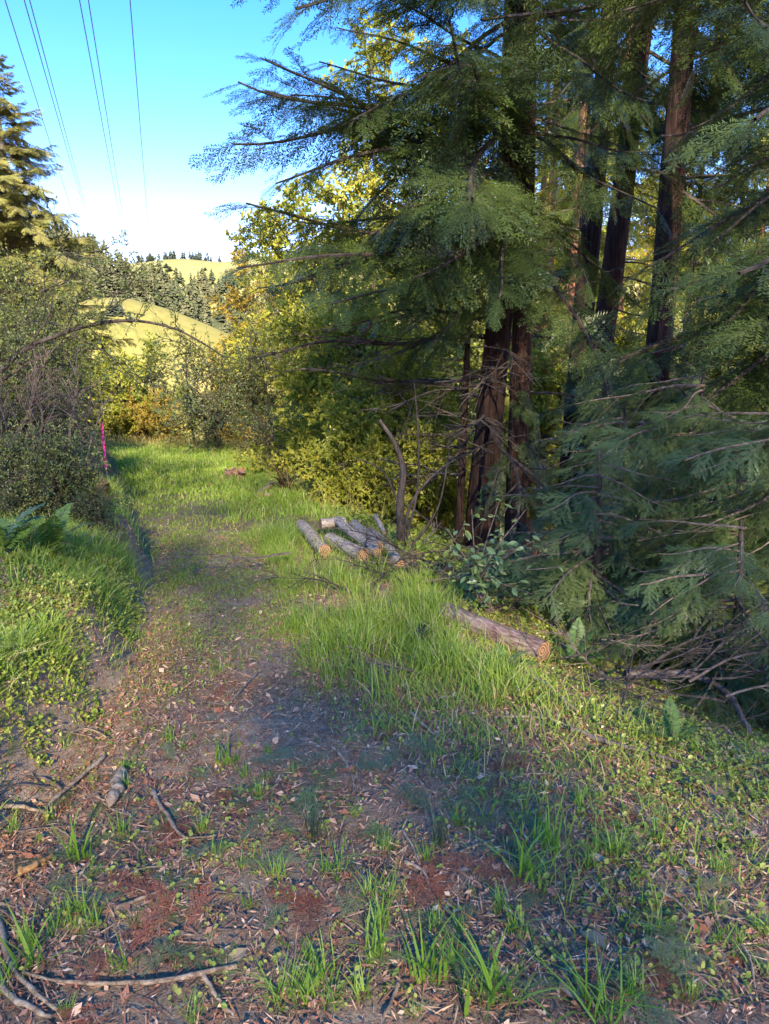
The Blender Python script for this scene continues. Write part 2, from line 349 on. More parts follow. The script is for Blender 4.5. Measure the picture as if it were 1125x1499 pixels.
for u, v, s in [(243, 392, .5), (231, 390, .4), (248, 397, .55), (225, 396, .4), (300, 396, .35), (296, 400, .4)]:
    q = None
    for yy in np.linspace(700, 950, 200):
        p = P(u, v, yy)
        if p[2] <= f_far(p[0], yy): q = p; break
    if q is None: continue
    o = link('hill_shrub', rt[0], q); o.scale = (s*2.4, s*2.4, s*.8)
    tag(o, 'small dark shrub dotted on the far grassy slope', 'shrub', 'shrubs on the far grassy slope')
for u, v, s in [(170, 452, .30), (163, 460, .34), (176, 461, .30), (150, 470, .25), (190, 470, .25)]:
    for yy in np.linspace(150, 262, 200):
        p = P(u, v, yy)
        if p[2] <= f_knoll(p[0], yy): break
    o = link('hill_shrub', rt[1], p-np.array([0, 0, .6])); o.scale = (s*1.8, s*1.8, s)
    tag(o, 'grey shrub in the hollow of the bright yellow knoll', 'shrub', 'shrubs on the yellow knoll')

# ------------------------------------------------------------------ plant assets
KV = np.array([(0, 0, 0), (.45, .5, 0), (1, 0, 0), (.45, -.5, 0)], float); KF = np.array([(0, 1, 2), (0, 2, 3)])   # flat needle or kite
LV = np.array([(0, 0, 0), (.28, .19, .05), (.62, .2, .04), (1, 0, -.08), (.62, -.2, .04), (.28, -.19, .05), (.45, 0, -.01)], float)
LF = np.array([(0, 6, 1), (1, 6, 2), (2, 6, 3), (3, 6, 4), (4, 6, 5), (5, 6, 0)])
def frame_from(d, up=np.array([0, 0, 1.0])):
    d = nrm(d); s = nrm(np.cross(np.broadcast_to(up, d.shape), d)); n = np.cross(d, s)
    return np.stack([d, s, n], -1)             # columns: along, side, normal
def add_needles(mb, path, nl, nw, sp, rng, mat, tri=False):
    seg = np.linalg.norm(np.diff(path, axis=0), axis=1); cum = np.concatenate([[0], np.cumsum(seg)]); L = cum[-1]
    m = max(int(L/sp), 2); q = (np.arange(m)+rng.random(m)*.6)/m*L
    B = np.stack([np.interp(q, cum, path[:, i]) for i in range(3)], -1)
    T = nrm(np.stack([np.interp(q, cum, np.gradient(path[:, i])) for i in range(3)], -1))
    S = nrm(np.cross(np.array([0, 0, 1.0]), T))
    tip = np.minimum(1, 1.25-.75*q/L)
    allM = []; allT = []
    for s in (-1, 1):
        a = rng.uniform(.65, 1.15, m)
        d = T*np.cos(a)[:, None]+S*(s*np.sin(a))[:, None]+np.array([0, 0, 1.0])*rng.normal(.05, .16, m)[:, None]
        Fm = frame_from(d)*np.stack([nl*tip*rng.uniform(.75, 1.2, m), nw*np.ones(m), np.ones(m)], -1)[:, None, :]
        allM.append(Fm); allT.append(B)
    V, Fc = (KV[[0, 1, 2]], KF[:1]) if False else (KV, np.array([(0, 1, 2, 3)]))
    Mx = np.concatenate(allM); Tx = np.concatenate(allT)
    stamp(mb, V, Fc, Mx, Tx, mat, np.clip(rng.random()*.6+rng.random(len(Tx))*.4, 0, 1))
def make_spray(rng, L, nl, nw, sp, nside, wood=1, flat=False):
    mb = MB(); n = 9; t = np.linspace(0, 1, n)
    dr = 0 if flat else rng.uniform(.1, .3)
    ax = np.stack([t*L, .06*L*np.sin(t*3+rng.random()*6)*t, -dr*L*t*t], -1)
    add_needles(mb, ax, nl, nw, sp, rng, 0)
    mb.add(*tube(ax[::2], np.linspace(.006*L+.0007, .0012, 5), 3), wood, .5)
    for i in range(nside):
        f = .1+.85*(i+rng.random()*.5)/nside; s = 1 if i % 2 else -1
        p = np.array([np.interp(f, t, ax[:, k]) for k in range(3)]); a = rng.uniform(.65, 1.05)
        l = L*(.50*(1-f)**.75+.10)*rng.uniform(.45, 1.25); q = np.linspace(0, 1, 5)
        tw = p+np.stack([q*l*math.cos(a)+.12*l*q*q, s*q*l*math.sin(a)*(1-.15*q), (-.02 if flat else -.22*rng.random()-.08)*l*q*q], -1)
        add_needles(mb, tw, nl, nw, sp, rng, 0)
    return mb
def stamp_mb(dst, src, Mx, T, mats=(0, 1)):
    V, fs = src.arrays(); k = len(V)
    W = V@Mx.T+T; base = dst.n; dst.v.append(W.astype(np.float32)); dst.n += k
    j = RNG.random()*.5
    for f, m, r in fs: dst.f.append((f+base-0, mats[m], np.clip(r*.5+j, 0, 1)))
def conifer_branch(rng, L, sprays, nsp, srel, droop=.25, rise=.12, lift=.1, wood_r=.012):
    mb = MB(); n = 14; t = np.linspace(0, 1, n)
    ax = np.stack([t*L, .05*L*np.sin(t*4+rng.random()*6)*t, L*(rise*t-droop*t*t+lift*t**4)+.012*L*np.sin(t*9+rng.random()*6)], -1)
    mb.add(*tube(ax, np.linspace(wood_r*L, .0035, n), 5), 1, .5)
    for i in range(nsp):
        f = .10+.9*((i+rng.random())/nsp)**.85; f = min(f, 1); s = 1 if i % 2 else -1
        p = np.array([np.interp(f, t, ax[:, k]) for k in range(3)])
        l = L*srel*(1.05-.62*f)*rng.uniform(.65, 1.2)
        a = s*rng.uniform(.45, 1.15) if f < .97 else rng.uniform(-.25, .25)
        pit = rng.uniform(.0, .55); rl = rng.normal(0, .3)
        R = (rotz(np.array([a]))@roty(np.array([pit]))@rotx(np.array([rl])))[0]*l
        stamp_mb(mb, sprays[rng.integers(len(sprays))], R, p)
    return mb
def recolor(me, leaf, wood=None):
    m = me.copy(); m.materials[0] = M[leaf]
    if wood: m.materials[1] = M[wood]
    return m
rg = np.random.default_rng(11)
near_sp = [make_spray(rg, 1, .066, .012, .015, 9) for _ in range(5)]
mid_sp = [make_spray(rg, 1, .105, .018, .029, 8) for _ in range(5)]
NEAR = [conifer_branch(rg, 1, near_sp, 15, .42, rg.uniform(.15, .4), .12, .1).mesh('near_branch', [M['spray_leaf'], M['brown_stick']]) for _ in range(6)]
MIDB = [conifer_branch(rg, 1, mid_sp, 24, .34, rg.uniform(.15, .4), .12, .12).mesh('branch', [M['redwood_leaf'], M['dark_bark']]) for _ in range(7)]
fir_sp = [make_spray(rg, 1, .10, .04, .04, 11) for _ in range(4)]
FIRB = [conifer_branch(rg, 1, fir_sp, 30, .34, rg.uniform(.1, .3), .1, .12).mesh('branch', [M['fir_leaf'], M['grey_bark']]) for _ in range(4)]
LITB = [recolor(m_, 'lit_leaf') for m_ in MIDB[:5]]  # redwood branches recoloured yellow to look sunlit
CASTB = MIDB[:4]
flat_sp = [make_spray(rg, 1, .07, .013, .022, 11, flat=True) for _ in range(4)]
SPRIG_G = [s_.mesh('sprig', [M['green_spray'], M['brown_stick']]) for s_ in flat_sp]
SPRIG_R = [recolor(m_, 'rust_spray') for m_ in SPRIG_G]
def leafy_branch(rng, leaf_l, nleaf, nsub=8, spread=.5):
    mb = MB(); n = 9; t = np.linspace(0, 1, n)
    ax = np.stack([t, .08*np.sin(t*4+rng.random()*6)*t, .12*t-.15*t*t+.03*np.sin(t*8)], -1)
    mb.add(*tube(ax, np.linspace(.012, .003, n), 4), 1, .5)
    paths = [ax]
    for i in range(nsub):
        f = .15+.8*i/nsub+.05*rng.random(); p = np.array([np.interp(f, t, ax[:, k]) for k in range(3)])
        a = (1 if i % 2 else -1)*rng.uniform(.5, 1.2); el = rng.uniform(-.5, .7); l = spread*(1.1-.6*f)*rng.uniform(.7, 1.2); q = np.linspace(0, 1, 5)
        tw = p+np.stack([q*l*math.cos(a)*math.cos(el), q*l*math.sin(a)*math.cos(el), q*l*math.sin(el)-.15*l*q*q], -1)
        mb.add(*tube(tw, np.linspace(.006, .002, 5), 3), 1, .5); paths.append(tw)
    per = nleaf//len(paths)
    for pth in paths:
        q = .1+.9*rng.random(per); B = np.stack([np.interp(q, np.linspace(0, 1, len(pth)), pth[:, i]) for i in range(3)], -1)
        d = rng.normal(size=(per, 3)); d[:, 2] = d[:, 2]*.55-.1; d += (pth[-1]-pth[0])*.9
        R = frame_from(nrm(d), nrm(rng.normal(size=(per, 3))*.5+np.array([0, 0, 1.0])))*(leaf_l*rng.uniform(.6, 1.25, per))[:, None, None]
        stamp(mb, LV, LF[:, :], R, B, 0, rng.random(per))
    return mb
LB = [leafy_branch(rg, .10, 190) for _ in range(5)]
LB_m = [b_.mesh('leafy_branch', [M['lit_leaf'], M['dark_bark']]) for b_ in LB]
def lb(leaf): return [recolor(m_, leaf) for m_ in LB_m]
LBS = {'lit_leaf': LB_m, 'gold_leaf': lb('gold_leaf'), 'shrub_leaf': lb('shrub_leaf'), 'dark_leaf': lb('dark_leaf'), 'olive_leaf': lb('olive_leaf')}
SB = [leafy_branch(rg, .055, 110, 7, .55).mesh('leafy_branch', [M['shrub_leaf'], M['dark_bark']]) for _ in range(4)]   # sparse fine leaves
SB_O = [recolor(m_, 'olive_leaf') for m_ in SB]; SB_D = [recolor(m_, 'dark_leaf') for m_ in SB]
def bare_branch(rng, nsub=10):
    mb = MB(); n = 12; t = np.linspace(0, 1, n)
    ax = np.stack([t, .06*np.sin(t*5+rng.random()*6)*t, .05*t-.10*t*t+.015*np.sin(t*11+rng.random()*6)], -1)
    mb.add(*tube(ax, np.linspace(.011, .0025, n), 4), 0, .5)
    for i in range(nsub):
        f = .2+.75*rng.random(); p = np.array([np.interp(f, t, ax[:, k]) for k in range(3)]); l = .4*(1.1-f)*rng.uniform(.5, 1.2)
        a = rng.choice([-1, 1])*rng.uniform(.3, .9); el = rng.uniform(-.6, .4); q = np.linspace(0, 1, 5)
        tw = p+np.stack([q*l*math.cos(a), q*l*math.sin(a), q*l*el-.1*l*q*q], -1)
        mb.add(*tube(tw, np.linspace(.0045, .0015, 5), 3), 0, .5)
        for j in range(2):
            p2 = tw[rng.integers(1, 4)]; l2 = l*.5; a2 = a+rng.normal()*.7
            tw2 = p2+np.stack([q*l2*math.cos(a2), q*l2*math.sin(a2), q*l2*rng.uniform(-.5, .4)], -1)
            mb.add(*tube(tw2[::2], np.linspace(.0028, .001, 3), 3), 0, .5)
    return mb
BARE = [bare_branch(rg).mesh('bare_branch', [M['dark_bark']]) for _ in range(4)]
BARE_P = [recolor(m_, 'redwood_leaf') for m_ in BARE]
for m_ in BARE_P: m_.materials[0] = M['brown_stick']

def place(name, me, parent, org, tip, roll=0, scale=None, thick=None):
    org = np.asarray(org, float); tip = np.asarray(tip, float); d = tip-org; L = np.linalg.norm(d)
    base = np.array(parent.location) if parent else np.zeros(3)
    o = link(name, me, org-base, parent)
    az = math.atan2(d[1], d[0]); el = math.atan2(d[2], math.hypot(d[0], d[1]))
    o.rotation_euler = (Matrix.Rotation(az, 3, 'Z') @ Matrix.Rotation(-el, 3, 'Y') @ Matrix.Rotation(roll, 3, 'X')).to_euler()
    s = L if scale is None else scale; tk = s if thick is None else thick
    o.scale = (s, tk, tk); return o

def trunk_mesh(path, rads, mat, k=28, rings=44, ridge=.09, seed=1, flare=.35, local=None):
    pts = smooth_path(path, rings); r = np.interp(np.linspace(0, 1, rings), np.linspace(0, 1, len(rads)), rads)
    V, Fc = tube(pts, r, k); V = V.reshape(rings, k, 3); th = np.arange(k)
    zz = np.linalg.norm(pts-pts[0], axis=1)
    a = vn(th[None]*.9+np.zeros((rings, 1)), zz[:, None]*.5+seed*13.0, seed)
    b = vn(th[None]*1.9+np.zeros((rings, 1)), zz[:, None]*1.5+seed*7.0, seed+3)
    disp = 1+ridge*(a-.5)*2+ridge*.6*(b-.5)*2 + flare*np.exp(-zz/(3.5*r[0]))[:, None]*(.6+.8*a)
    V = pts[:, None]+(V-pts[:, None])*disp[..., None]
    off = np.zeros(3) if local is None else np.asarray(local)
    mb = MB(); mb.add((V-off).reshape(-1, 3), Fc, 0, .5); return mb.mesh('trunk', M[mat], True)

def conifer(name, label, base, H, r, n, maxlen, assets, z0=.12, group=None, bark='redwood_bark', rng=RNG, az0=None, azs=math.pi, shape=1.0, k=14, sink=.3, pit=(-.45, .05)):
    x, y = base; z = hz(x, y); T = thing(name, label, 'tree', (x, y, z), group)
    path = np.array([(0, 0, -sink), (0, 0, H*.5), (rng.normal()*.15, rng.normal()*.15, H)])
    link('trunk', trunk_mesh(path, [r, r*.55, .02], bark, k, 20, .05, int(rng.integers(99))), (0, 0, 0), T)
    for i in range(n):
        f = z0+(.985-z0)*((i+rng.random())/n); l = maxlen*((1-f)/(1-z0))**.8*shape*rng.uniform(.7, 1.15)+.35
        az = i*2.399+rng.normal()*.3 if az0 is None else az0+rng.uniform(-azs, azs)
        el = rng.uniform(*pit)+.5*max(f-.7, 0)
        o = np.array([0, 0, f*H]); d = np.array([math.cos(az)*math.cos(el), math.sin(az)*math.cos(el), math.sin(el)])
        ob = place('branch', assets[rng.integers(len(assets))], None, o, o+d*l, rng.normal()*.25); ob.parent = T
    return T
def broadleaf(name, label, base, H, R, n, assets, z0=.25, group=None, bark='dark_bark', blen=1.2, rng=RNG, clumps=12, cat='tree', nl=5, tr=.09, zs=1.0):
    x, y = base; z = hz(x, y); T = thing(name, label, cat, (x, y, z), group)
    top = np.array([rng.normal()*.1*R, rng.normal()*.1*R, H*.8])
    link('trunk', trunk_mesh([(0, 0, -.3), tuple(top*.45+rng.normal(size=3)*.06*R*np.array([1, 1, 0])), tuple(top)], [tr, tr*.7, .02], bark, 10, 14, .05, 5), (0, 0, 0), T)
    C = []
    for i in range(clumps):
        d = nrm(rng.normal(size=3)); rr = rng.random()**.45
        C.append(np.array([d[0]*R*rr*.8, d[1]*R*rr*.8, H*(z0+(1-z0)*.5)+d[2]*H*(1-z0)*.46*rr]))
    for i in range(min(nl, clumps)):
        c = C[i]; s = top*rng.uniform(.25, .6); mid = (s+c)/2+np.array([0, 0, .08*H])
        mb = MB(); mb.add(*tube(smooth_path([s, mid, c], 8), np.linspace(tr*.5, .015, 8), 5), 0, .5); link('limb', mb.mesh('limb', M[bark], True), (0, 0, 0), T)
    for i in range(n):
        c = C[i % clumps]; o = c+rng.normal(size=3)*R*.20*np.array([1, 1, zs]); out = o-np.array([0, 0, H*.5]); d = nrm(nrm(out)*.7+rng.normal(size=3)*.6)
        ob = place('leafy_branch', assets[rng.integers(len(assets))], None, o-d*blen*.3, o-d*blen*.3+d*blen*rng.uniform(.7, 1.25), rng.random()*6); ob.parent = T
    return T
# ------------------------------------------------------------------ power lines
for (u0, u1, v1, lab) in [(7, 121, 352, 'leftmost overhead cable, passing in front of the left conifer'),
                     (35, 138, 350, 'left cable of the close pair second from the left'),
                     (43, 140, 350, 'right cable of the close pair second from the left'),
                     (116, 187, 376, 'darker left cable of the middle pair of wires in the sky'),
                     (129, 190, 376, 'thin right cable of the middle pair of wires in the sky'),
                     (190, 222, 398, 'rightmost lone overhead cable above the far hill')]:
    A = P(u0, 0, 55); B = P(u1, v1, 420); q = np.linspace(-.5, 1.0, 50)[:, None]
    pts = A+(B-A)*q; pts[:, 2] -= (6*q*(1-q))[:, 0]
    mb = MB(); mb.add(*tube(pts, .042, 5), 0, .5)
    tag(link('power_line', mb.mesh('power_line', M['cable'], True)), lab, 'power line', 'overhead power lines')

# ------------------------------------------------------------------ trees that stand up-sun, left and behind the camera
sv = np.array([SUNV.x, SUNV.y]); sv /= np.linalg.norm(sv); perp = np.array([-sv[1], sv[0]])
cr = np.random.default_rng(9)
perp = np.array([-sv[1], sv[0]]); perp = perp if perp[0] > 0 else -perp
for i in range(32):
    q = -6.0+(i % 8)*2.6+(i//8)*.65; tt = 72+(i//8)*8+cr.random()*4
    b = np.array([0.0, 6.0])+sv*tt; b = b+perp*(q-perp@b)
    z = hz(*b); H = (6.0+math.tan(SUN_EL)*tt-z)*1.12+cr.uniform(-.4, .8)
    conifer('redwood_tree', 'dense redwood on the slope behind the viewpoint, out of the picture', b, H, .45, 80, 4.2, CASTB, .05, 'trees behind the viewpoint', rng=cr, shape=1.2)

# ------------------------------------------------------------------ redwoods on the right
def px_trunk(name, label, pix, Ys, wpx, top=12.0, bark='redwood_bark', seed=1, k=36, down=.5, group=None):
    pts = [P(u, v, Ys) for u, v in pix]                 # from top to bottom in the picture
    pts = pts[::-1]; lo, hi = pts[0], pts[-1]
    d = (pts[1]-pts[0])/max(pts[1][2]-pts[0][2], .1); gz = hz(lo[0], lo[1])-down
    if gz < lo[2]: pts = [lo+d*.5*(gz-lo[2])+np.array([0, 0, .5*(gz-lo[2])])*0] + pts; pts[0][2] = gz; pts[0][1] = Ys
    d = (hi-pts[-2])/max(hi[2]-pts[-2][2], .1)
    if top > hi[2]+.5: pts.append(hi+d*(top-hi[2]))
    base = np.array([pts[0][0], pts[0][1], gz+down])
    T = thing(name, label, 'tree', base, group)
    pts = np.array(pts); zz = pts[:, 2]; r0 = wpx[1]*Ys/F_PX/2; r1 = wpx[0]*Ys/F_PX/2
    rr = np.interp(zz, [lo[2], hi[2], max(top, hi[2]+1)], [r0, r1, r1*.6])
    link('trunk', trunk_mesh(pts, rr, bark, k, 70, .10, seed, .25, base), (0, 0, 0), T)
    return T, pts
def on(pts, z): return np.array([np.interp(z, pts[:, 2], pts[:, i]) for i in range(3)])
def clothe(T, pts, rng, n, zr, lr, az, assets, name='branch', pit=(-.5, .0)):
    for i in range(n):
        z = rng.uniform(*zr); o = on(pts, z); a = rng.uniform(*az); el = rng.uniform(*pit); l = rng.uniform(*lr)
        d = np.array([math.cos(a)*math.cos(el), math.sin(a)*math.cos(el), math.sin(el)])
        place(name, assets[rng.integers(len(assets))], T, o, o+d*l, rng.normal()*.25)
r1 = np.random.default_rng(21); D = math.radians
T1, p1 = px_trunk('redwood_tree', 'thick redwood with long limbs reaching left over the track', [(748, 150), (738, 380), (718, 590), (702, 770)], 10, (30, 40), 11, 'redwood_bark', 1)
T2, p2 = px_trunk('redwood_tree', 'dark straight redwood stem close on the right of the thick redwood', [(770, 120), (765, 400), (757, 700)], 9.7, (24, 30), 11, 'redwood_bark', 2)
T3, p3 = px_trunk('redwood_tree', 'slim young redwood just left of the thick redwood trunk', [(686, 440), (680, 600), (672, 770)], 9.9, (7, 12), 3.2, 'redwood_bark', 3, 16)
T4, p4 = px_trunk('redwood_tree', 'left trunk of the two leaning redwoods right of centre', [(884, 120), (866, 330), (838, 640)], 14, (24, 30), 12, 'redwood_bark', 4)
T5, p5 = px_trunk('redwood_tree', 'right trunk of the two leaning redwoods right of centre, tilting most', [(936, 80), (905, 330), (866, 620)], 13.6, (25, 32), 12, 'redwood_bark', 5)
T6, p6 = px_trunk('redwood_tree', 'tall redwood near the right edge with foliage hiding its lower trunk', [(1004, 0), (985, 250), (952, 640)], 12, (28, 36), 12, 'redwood_bark', 6)
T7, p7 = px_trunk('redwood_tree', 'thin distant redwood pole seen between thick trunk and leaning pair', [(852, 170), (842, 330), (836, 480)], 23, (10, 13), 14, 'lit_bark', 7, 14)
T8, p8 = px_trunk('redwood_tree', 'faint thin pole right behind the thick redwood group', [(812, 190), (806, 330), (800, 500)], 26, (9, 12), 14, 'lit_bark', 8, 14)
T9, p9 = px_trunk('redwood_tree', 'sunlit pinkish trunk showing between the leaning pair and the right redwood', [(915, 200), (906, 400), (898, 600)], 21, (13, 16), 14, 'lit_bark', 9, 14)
T10, p10 = px_trunk('redwood_tree', 'thin dark young tree between right redwood and the picture edge', [(1028, 440), (1022, 540), (1012, 640)], 13, (6, 9), 4, 'dark_bark', 10, 10)
# keyed limbs of the thick redwood, reaching left over the track
for (ou, ov, tu, tv, tY, a) in [(745, 300, 400, 62, 9.2, 0), (748, 190, 338, 150, 9.0, 1), (738, 370, 352, 345, 8.8, 3), (738, 350, 360, 330, 9.6, 5), (745, 190, 350, 160, 9.8, 2), (745, 280, 405, 75, 10, 3), (738, 345, 370, 380, 9.4, 1), 
                                (745, 160, 470, 90, 10.5, 6), (748, 130, 500, 20, 10, 0), (738, 300, 560, 330, 7.5, 2),
                                (750, 110, 600, 60, 8.0, 3), (750, 100, 540, -30, 9, 4), (735, 390, 480, 440, 8.5, 6), (738, 340, 640, 370, 7.4, 1),
                                (748, 140, 680, 120, 7.0, 5), (735, 360, 520, 395, 9.8, 2), (742, 200, 440, 130, 10.8, 4), (728, 460, 500, 540, 9.4, 6)]:
    place('branch', MIDB[a], T1, P(ou, ov, 10), P(tu, tv, tY), r1.normal()*.3)
clothe(T1, p1, r1, 16, (3.2, 7), (2.0, 3.8), (D(120), D(290)), MIDB)
clothe(T1, p1, r1, 12, (4.2, 7), (1.2, 2.6), (D(200), D(330)), MIDB, pit=(-.7, -.1))
clothe(T1, p1, r1, 7, (1.8, 3.2), (1.0, 1.9), (D(150), D(260)), MIDB, pit=(-.7, -.1))
clothe(T1, p1, r1, 11, (-.2, 2.2), (1.6, 3.6), (D(130), D(280)), BARE, 'bare_branch', (-.25, .2))
clothe(T2, p2, r1, 22, (2.2, 7), (1.2, 2.8), (D(180), D(400)), MIDB, pit=(-.8, -.1))
clothe(T2, p2, r1, 7, (-.6, 1.2), (.5, 1.2), (D(200), D(380)), MIDB, pit=(-1.1, -.4))
clothe(T2, p2, r1, 5, (-.2, 3), (1.2, 2.4), (D(0), D(360)), BARE, 'bare_branch', (-.25, .3))
clothe(T3, p3, r1, 8, (-.4, 3), (.7, 1.8), (D(90), D(300)), BARE, 'bare_branch', (-.2, .3))
for T, p, n, zr in ((T4, p4, 16, (4.8, 8)), (T5, p5, 16, (5.2, 8))):
    clothe(T, p, r1, n, zr, (1.3, 3.0), (D(150), D(390)), MIDB, pit=(-.8, .0))
    clothe(T, p, r1, 5, (.0, 1.6), (.6, 1.3), (D(170), D(370)), MIDB, pit=(-1.0, -.3))
    clothe(T, p, r1, 9, (-1, 4), (1.2, 2.6), (0, 6.28), BARE, 'bare_branch', (-.25, .3))
clothe(T6, p6, r1, 26, (-.3, 1.6), (1.0, 2.0), (D(170), D(390)), MIDB, pit=(-1.0, -.25))
clothe(T6, p6, r1, 18, (3.8, 7), (1.6, 3.2), (D(290), D(420)), MIDB, pit=(-.7, .1))
for T, p in ((T7, p7), (T8, p8), (T9, p9)):
    clothe(T, p, r1, 26, (3, 13), (1.2, 2.6), (0, 6.28), LITB, pit=(-.5, .1)); clothe(T, p, r1, 14, (0, 6), (1, 2), (0, 6.28), BARE, 'bare_branch')
clothe(T10, p10, r1, 20, (0, 3.5), (.6, 1.5), (0, 6.28), MIDB)
# a redwood just out of the picture on the right reaches in over the top and the right edge
T11, p11 = px_trunk('redwood_tree', 'redwood past the right edge whose long boughs reach into the picture', [(1290, 0), (1270, 600)], 8.0, (60, 70), 9, 'redwood_bark', 12)
for (ov, tu, tv, tY, a) in [(-40, 900, -10, 7.5, 0), (40, 1010, 130, 7, 1), (120, 960, 230, 7.6, 2), (180, 1010, 330, 7, 3), (230, 930, 350, 7.4, 4), (330, 960, 450, 7.3, 5), (400, 900, 520, 7.5, 6),
                            (430, 1000, 560, 6.6, 0), (500, 930, 600, 7, 1), (90, 1060, 60, 6.2, 2), (260, 1060, 400, 6, 3), (-100, 800, -30, 7.2, 5), (-120, 700, 40, 7.6, 6), (300, 1040, 300, 9, 1), (480, 1050, 620, 6.0, 4), (200, 1040, 210, 6.8, 3), (350, 1020, 480, 6.4, 5), (60, 1080, 180, 5.6, 6), (420, 1080, 520, 5.4, 2), (290, 1080, 330, 5.2, 0), (-60, 820, 70, 8.2, 2), (-30, 880, 140, 8.4, 0)]:
    place('branch', MIDB[a], T11, P(1285, ov, 8), P(tu, tv, tY), r1.normal()*.3)
for ov, tu, tv, tY, a in [(300, 1020, 430, 7, 0), (380, 960, 500, 7.2, 1), (150, 1030, 250, 7.5, 2)]:
    place('bare_branch', BARE_P[a], T11, P(1285, ov, 8), P(tu, tv, tY))

# ------------------------------------------------------------------ young redwoods with blue-green boughs in front on the right
def sapling(label, pos, boughs, rng, H, lr, az, zr=(-.2, 1.0), pit=(-.55, .1)):
    x, y = pos; z = hz(x, y); T = thing('young_redwood', label, 'tree', (x, y, z), 'young redwoods at the right')
    link('trunk', trunk_mesh([(0, 0, -.2), (.03, 0, H*.5), (0, .05, H)], [.045, .032, .01], 'dark_bark', 12, 16, .05, 3), (0, 0, 0), T)
    for i in range(boughs):
        f = (i+rng.random())/boughs; a = rng.uniform(*az); el = rng.uniform(*pit); l = rng.uniform(*lr)*(1.1-.45*f)
        o = np.array([x, y, z+H*(.06+.9*f)]); d = np.array([math.cos(a)*math.cos(el), math.sin(a)*math.cos(el), math.sin(el)])
        place('branch', NEAR[rng.integers(len(NEAR))], T, o, o+d*l, rng.normal()*.3)
    return T
r2 = np.random.default_rng(33)
b = P(1180, 900, 4.9); sapling('young redwood at the right edge with the nearest blue-green boughs', b[:2], 62, r2, 2.5, (1.0, 1.75), (D(130), D(290)))
b = P(1000, 860, 6.0); sapling('young redwood whose boughs fill the middle of the right side', b[:2], 58, r2, 2.7, (.9, 1.7), (D(130), D(330)))
b = P(900, 800, 7.6); sapling('young redwood nearest the leaning trunks, boughs low over the bank', b[:2], 42, r2, 2.5, (.8, 1.5), (D(130), D(340)))
b = P(1100, 760, 7.8); sapling('young redwood set back behind the nearest right-hand boughs', b[:2], 44, r2, 3.9, (.9, 1.8), (D(130), D(330)))

b = P(860, 930, 5.4); sapling('small young redwood with low boughs over the fallen log', b[:2], 30, r2, 1.5, (.7, 1.15), (D(120), D(340)), pit=(-.4, .1))
b = P(1060, 1010, 4.4); sapling('small young redwood with boughs drooping into the dark hollow', b[:2], 30, r2, 1.3, (.7, 1.2), (D(110), D(300)), pit=(-.4, .1))

# ------------------------------------------------------------------ broadleaf sapling with big leaves
def big_leaf_shrub(label, root, stems, rng, nleaf, ll, leafm, name='bay_shrub'):
    T = thing(name, label, 'shrub', root); mb = MB(); V = LV*1.0; mb.add(V, LF, 0, .5); lm = mb.mesh('leaf', M[leafm])
    paths = []
    for s in stems:
        pts = smooth_path([np.zeros(3)]+[np.array(q)-root for q in s], 10); m_ = MB(); m_.add(*tube(pts, np.linspace(.012, .003, 10), 5), 0, .5)
        link('stem', m_.mesh('stem', M['brown_stick'], True), (0, 0, 0), T); paths.append(pts)
    for i in range(nleaf):
        pth = paths[i % len(paths)]; q = rng.uniform(.35, 1); c = np.array([np.interp(q, np.linspace(0, 1, 10), pth[:, k]) for k in range(3)])+rng.normal(size=3)*.05
        o = link('leaf', lm, c, T); o.rotation_euler = (rng.normal()*.7, rng.uniform(-.4, .9), rng.random()*6.28); s = ll*rng.uniform(.6, 1.25); o.scale = (s, s*1.05, s)
    return T
root = G(735, 905); root[2] -= .1
stems = [[P(700, 850, root[1]), P(u, v, root[1]+dy)] for u, v, dy in [(655, 775, .1), (690, 745, .0), (730, 735, .2), (770, 745, .2), (800, 780, .1), (820, 830, -.2), (760, 800, -.3), (700, 800, -.2), (780, 870, -.3), (850, 800, .2), (740, 850, -.4)]]
big_leaf_shrub('broadleaf shrub with large pale leaves before the redwood trunks', root, stems, r2, 280, .075, 'bay_leaf')

# ------------------------------------------------------------------ sunlit trees behind
r3 = np.random.default_rng(44)
def bgtree(name, label, u, Y, vtop, rpx, n, leaf, blen=1.7, z0=.2, vb=None, **kw):
    p = P(u, vtop, Y); g = hz(p[0], Y); H = p[2]-g
    return broadleaf(name, label, (p[0], Y), H, rpx*Y/F_PX, n, LBS[leaf], z0, blen=blen, rng=r3, tr=.13, **kw)
bgtree('golden_tree', 'golden-yellow leafy tree right of the far hill view', 372, 33, 382, 62, 150, 'gold_leaf', 1.2, .1, clumps=16)
bgtree('leafy_tree', 'sunlit yellow-green tree filling behind the low left-reaching limbs', 455, 27, 240, 85, 170, 'lit_leaf', 1.6, .1, clumps=16)
bgtree('leafy_tree', 'tall pale sunlit tree behind the upper left-reaching redwood limbs', 545, 30, 30, 105, 210, 'lit_leaf', 1.8, .15, clumps=18)
bgtree('leafy_tree', 'sunlit olive tree left of the thick redwood, mid height', 610, 24, 300, 95, 180, 'olive_leaf', 1.5, .05, clumps=18)
bgtree('leafy_tree', 'bright yellow tree glowing right behind the thick redwood', 690, 33, 60, 100, 200, 'lit_leaf', 1.9, .1, clumps=18)
bgtree('leafy_tree', 'sunlit tree between the thick redwood and the leaning pair', 815, 29, 250, 85, 170, 'lit_leaf', 1.6, .05, clumps=16)
bgtree('leafy_tree', 'yellowish tree showing low between leaning pair and right redwood', 930, 34, 300, 90, 150, 'gold_leaf', 1.7, .05, clumps=16)
bgtree('leafy_tree', 'bright tree at upper right edge with sky showing through', 1085, 36, 20, 100, 200, 'lit_leaf', 1.9, .2, clumps=18)
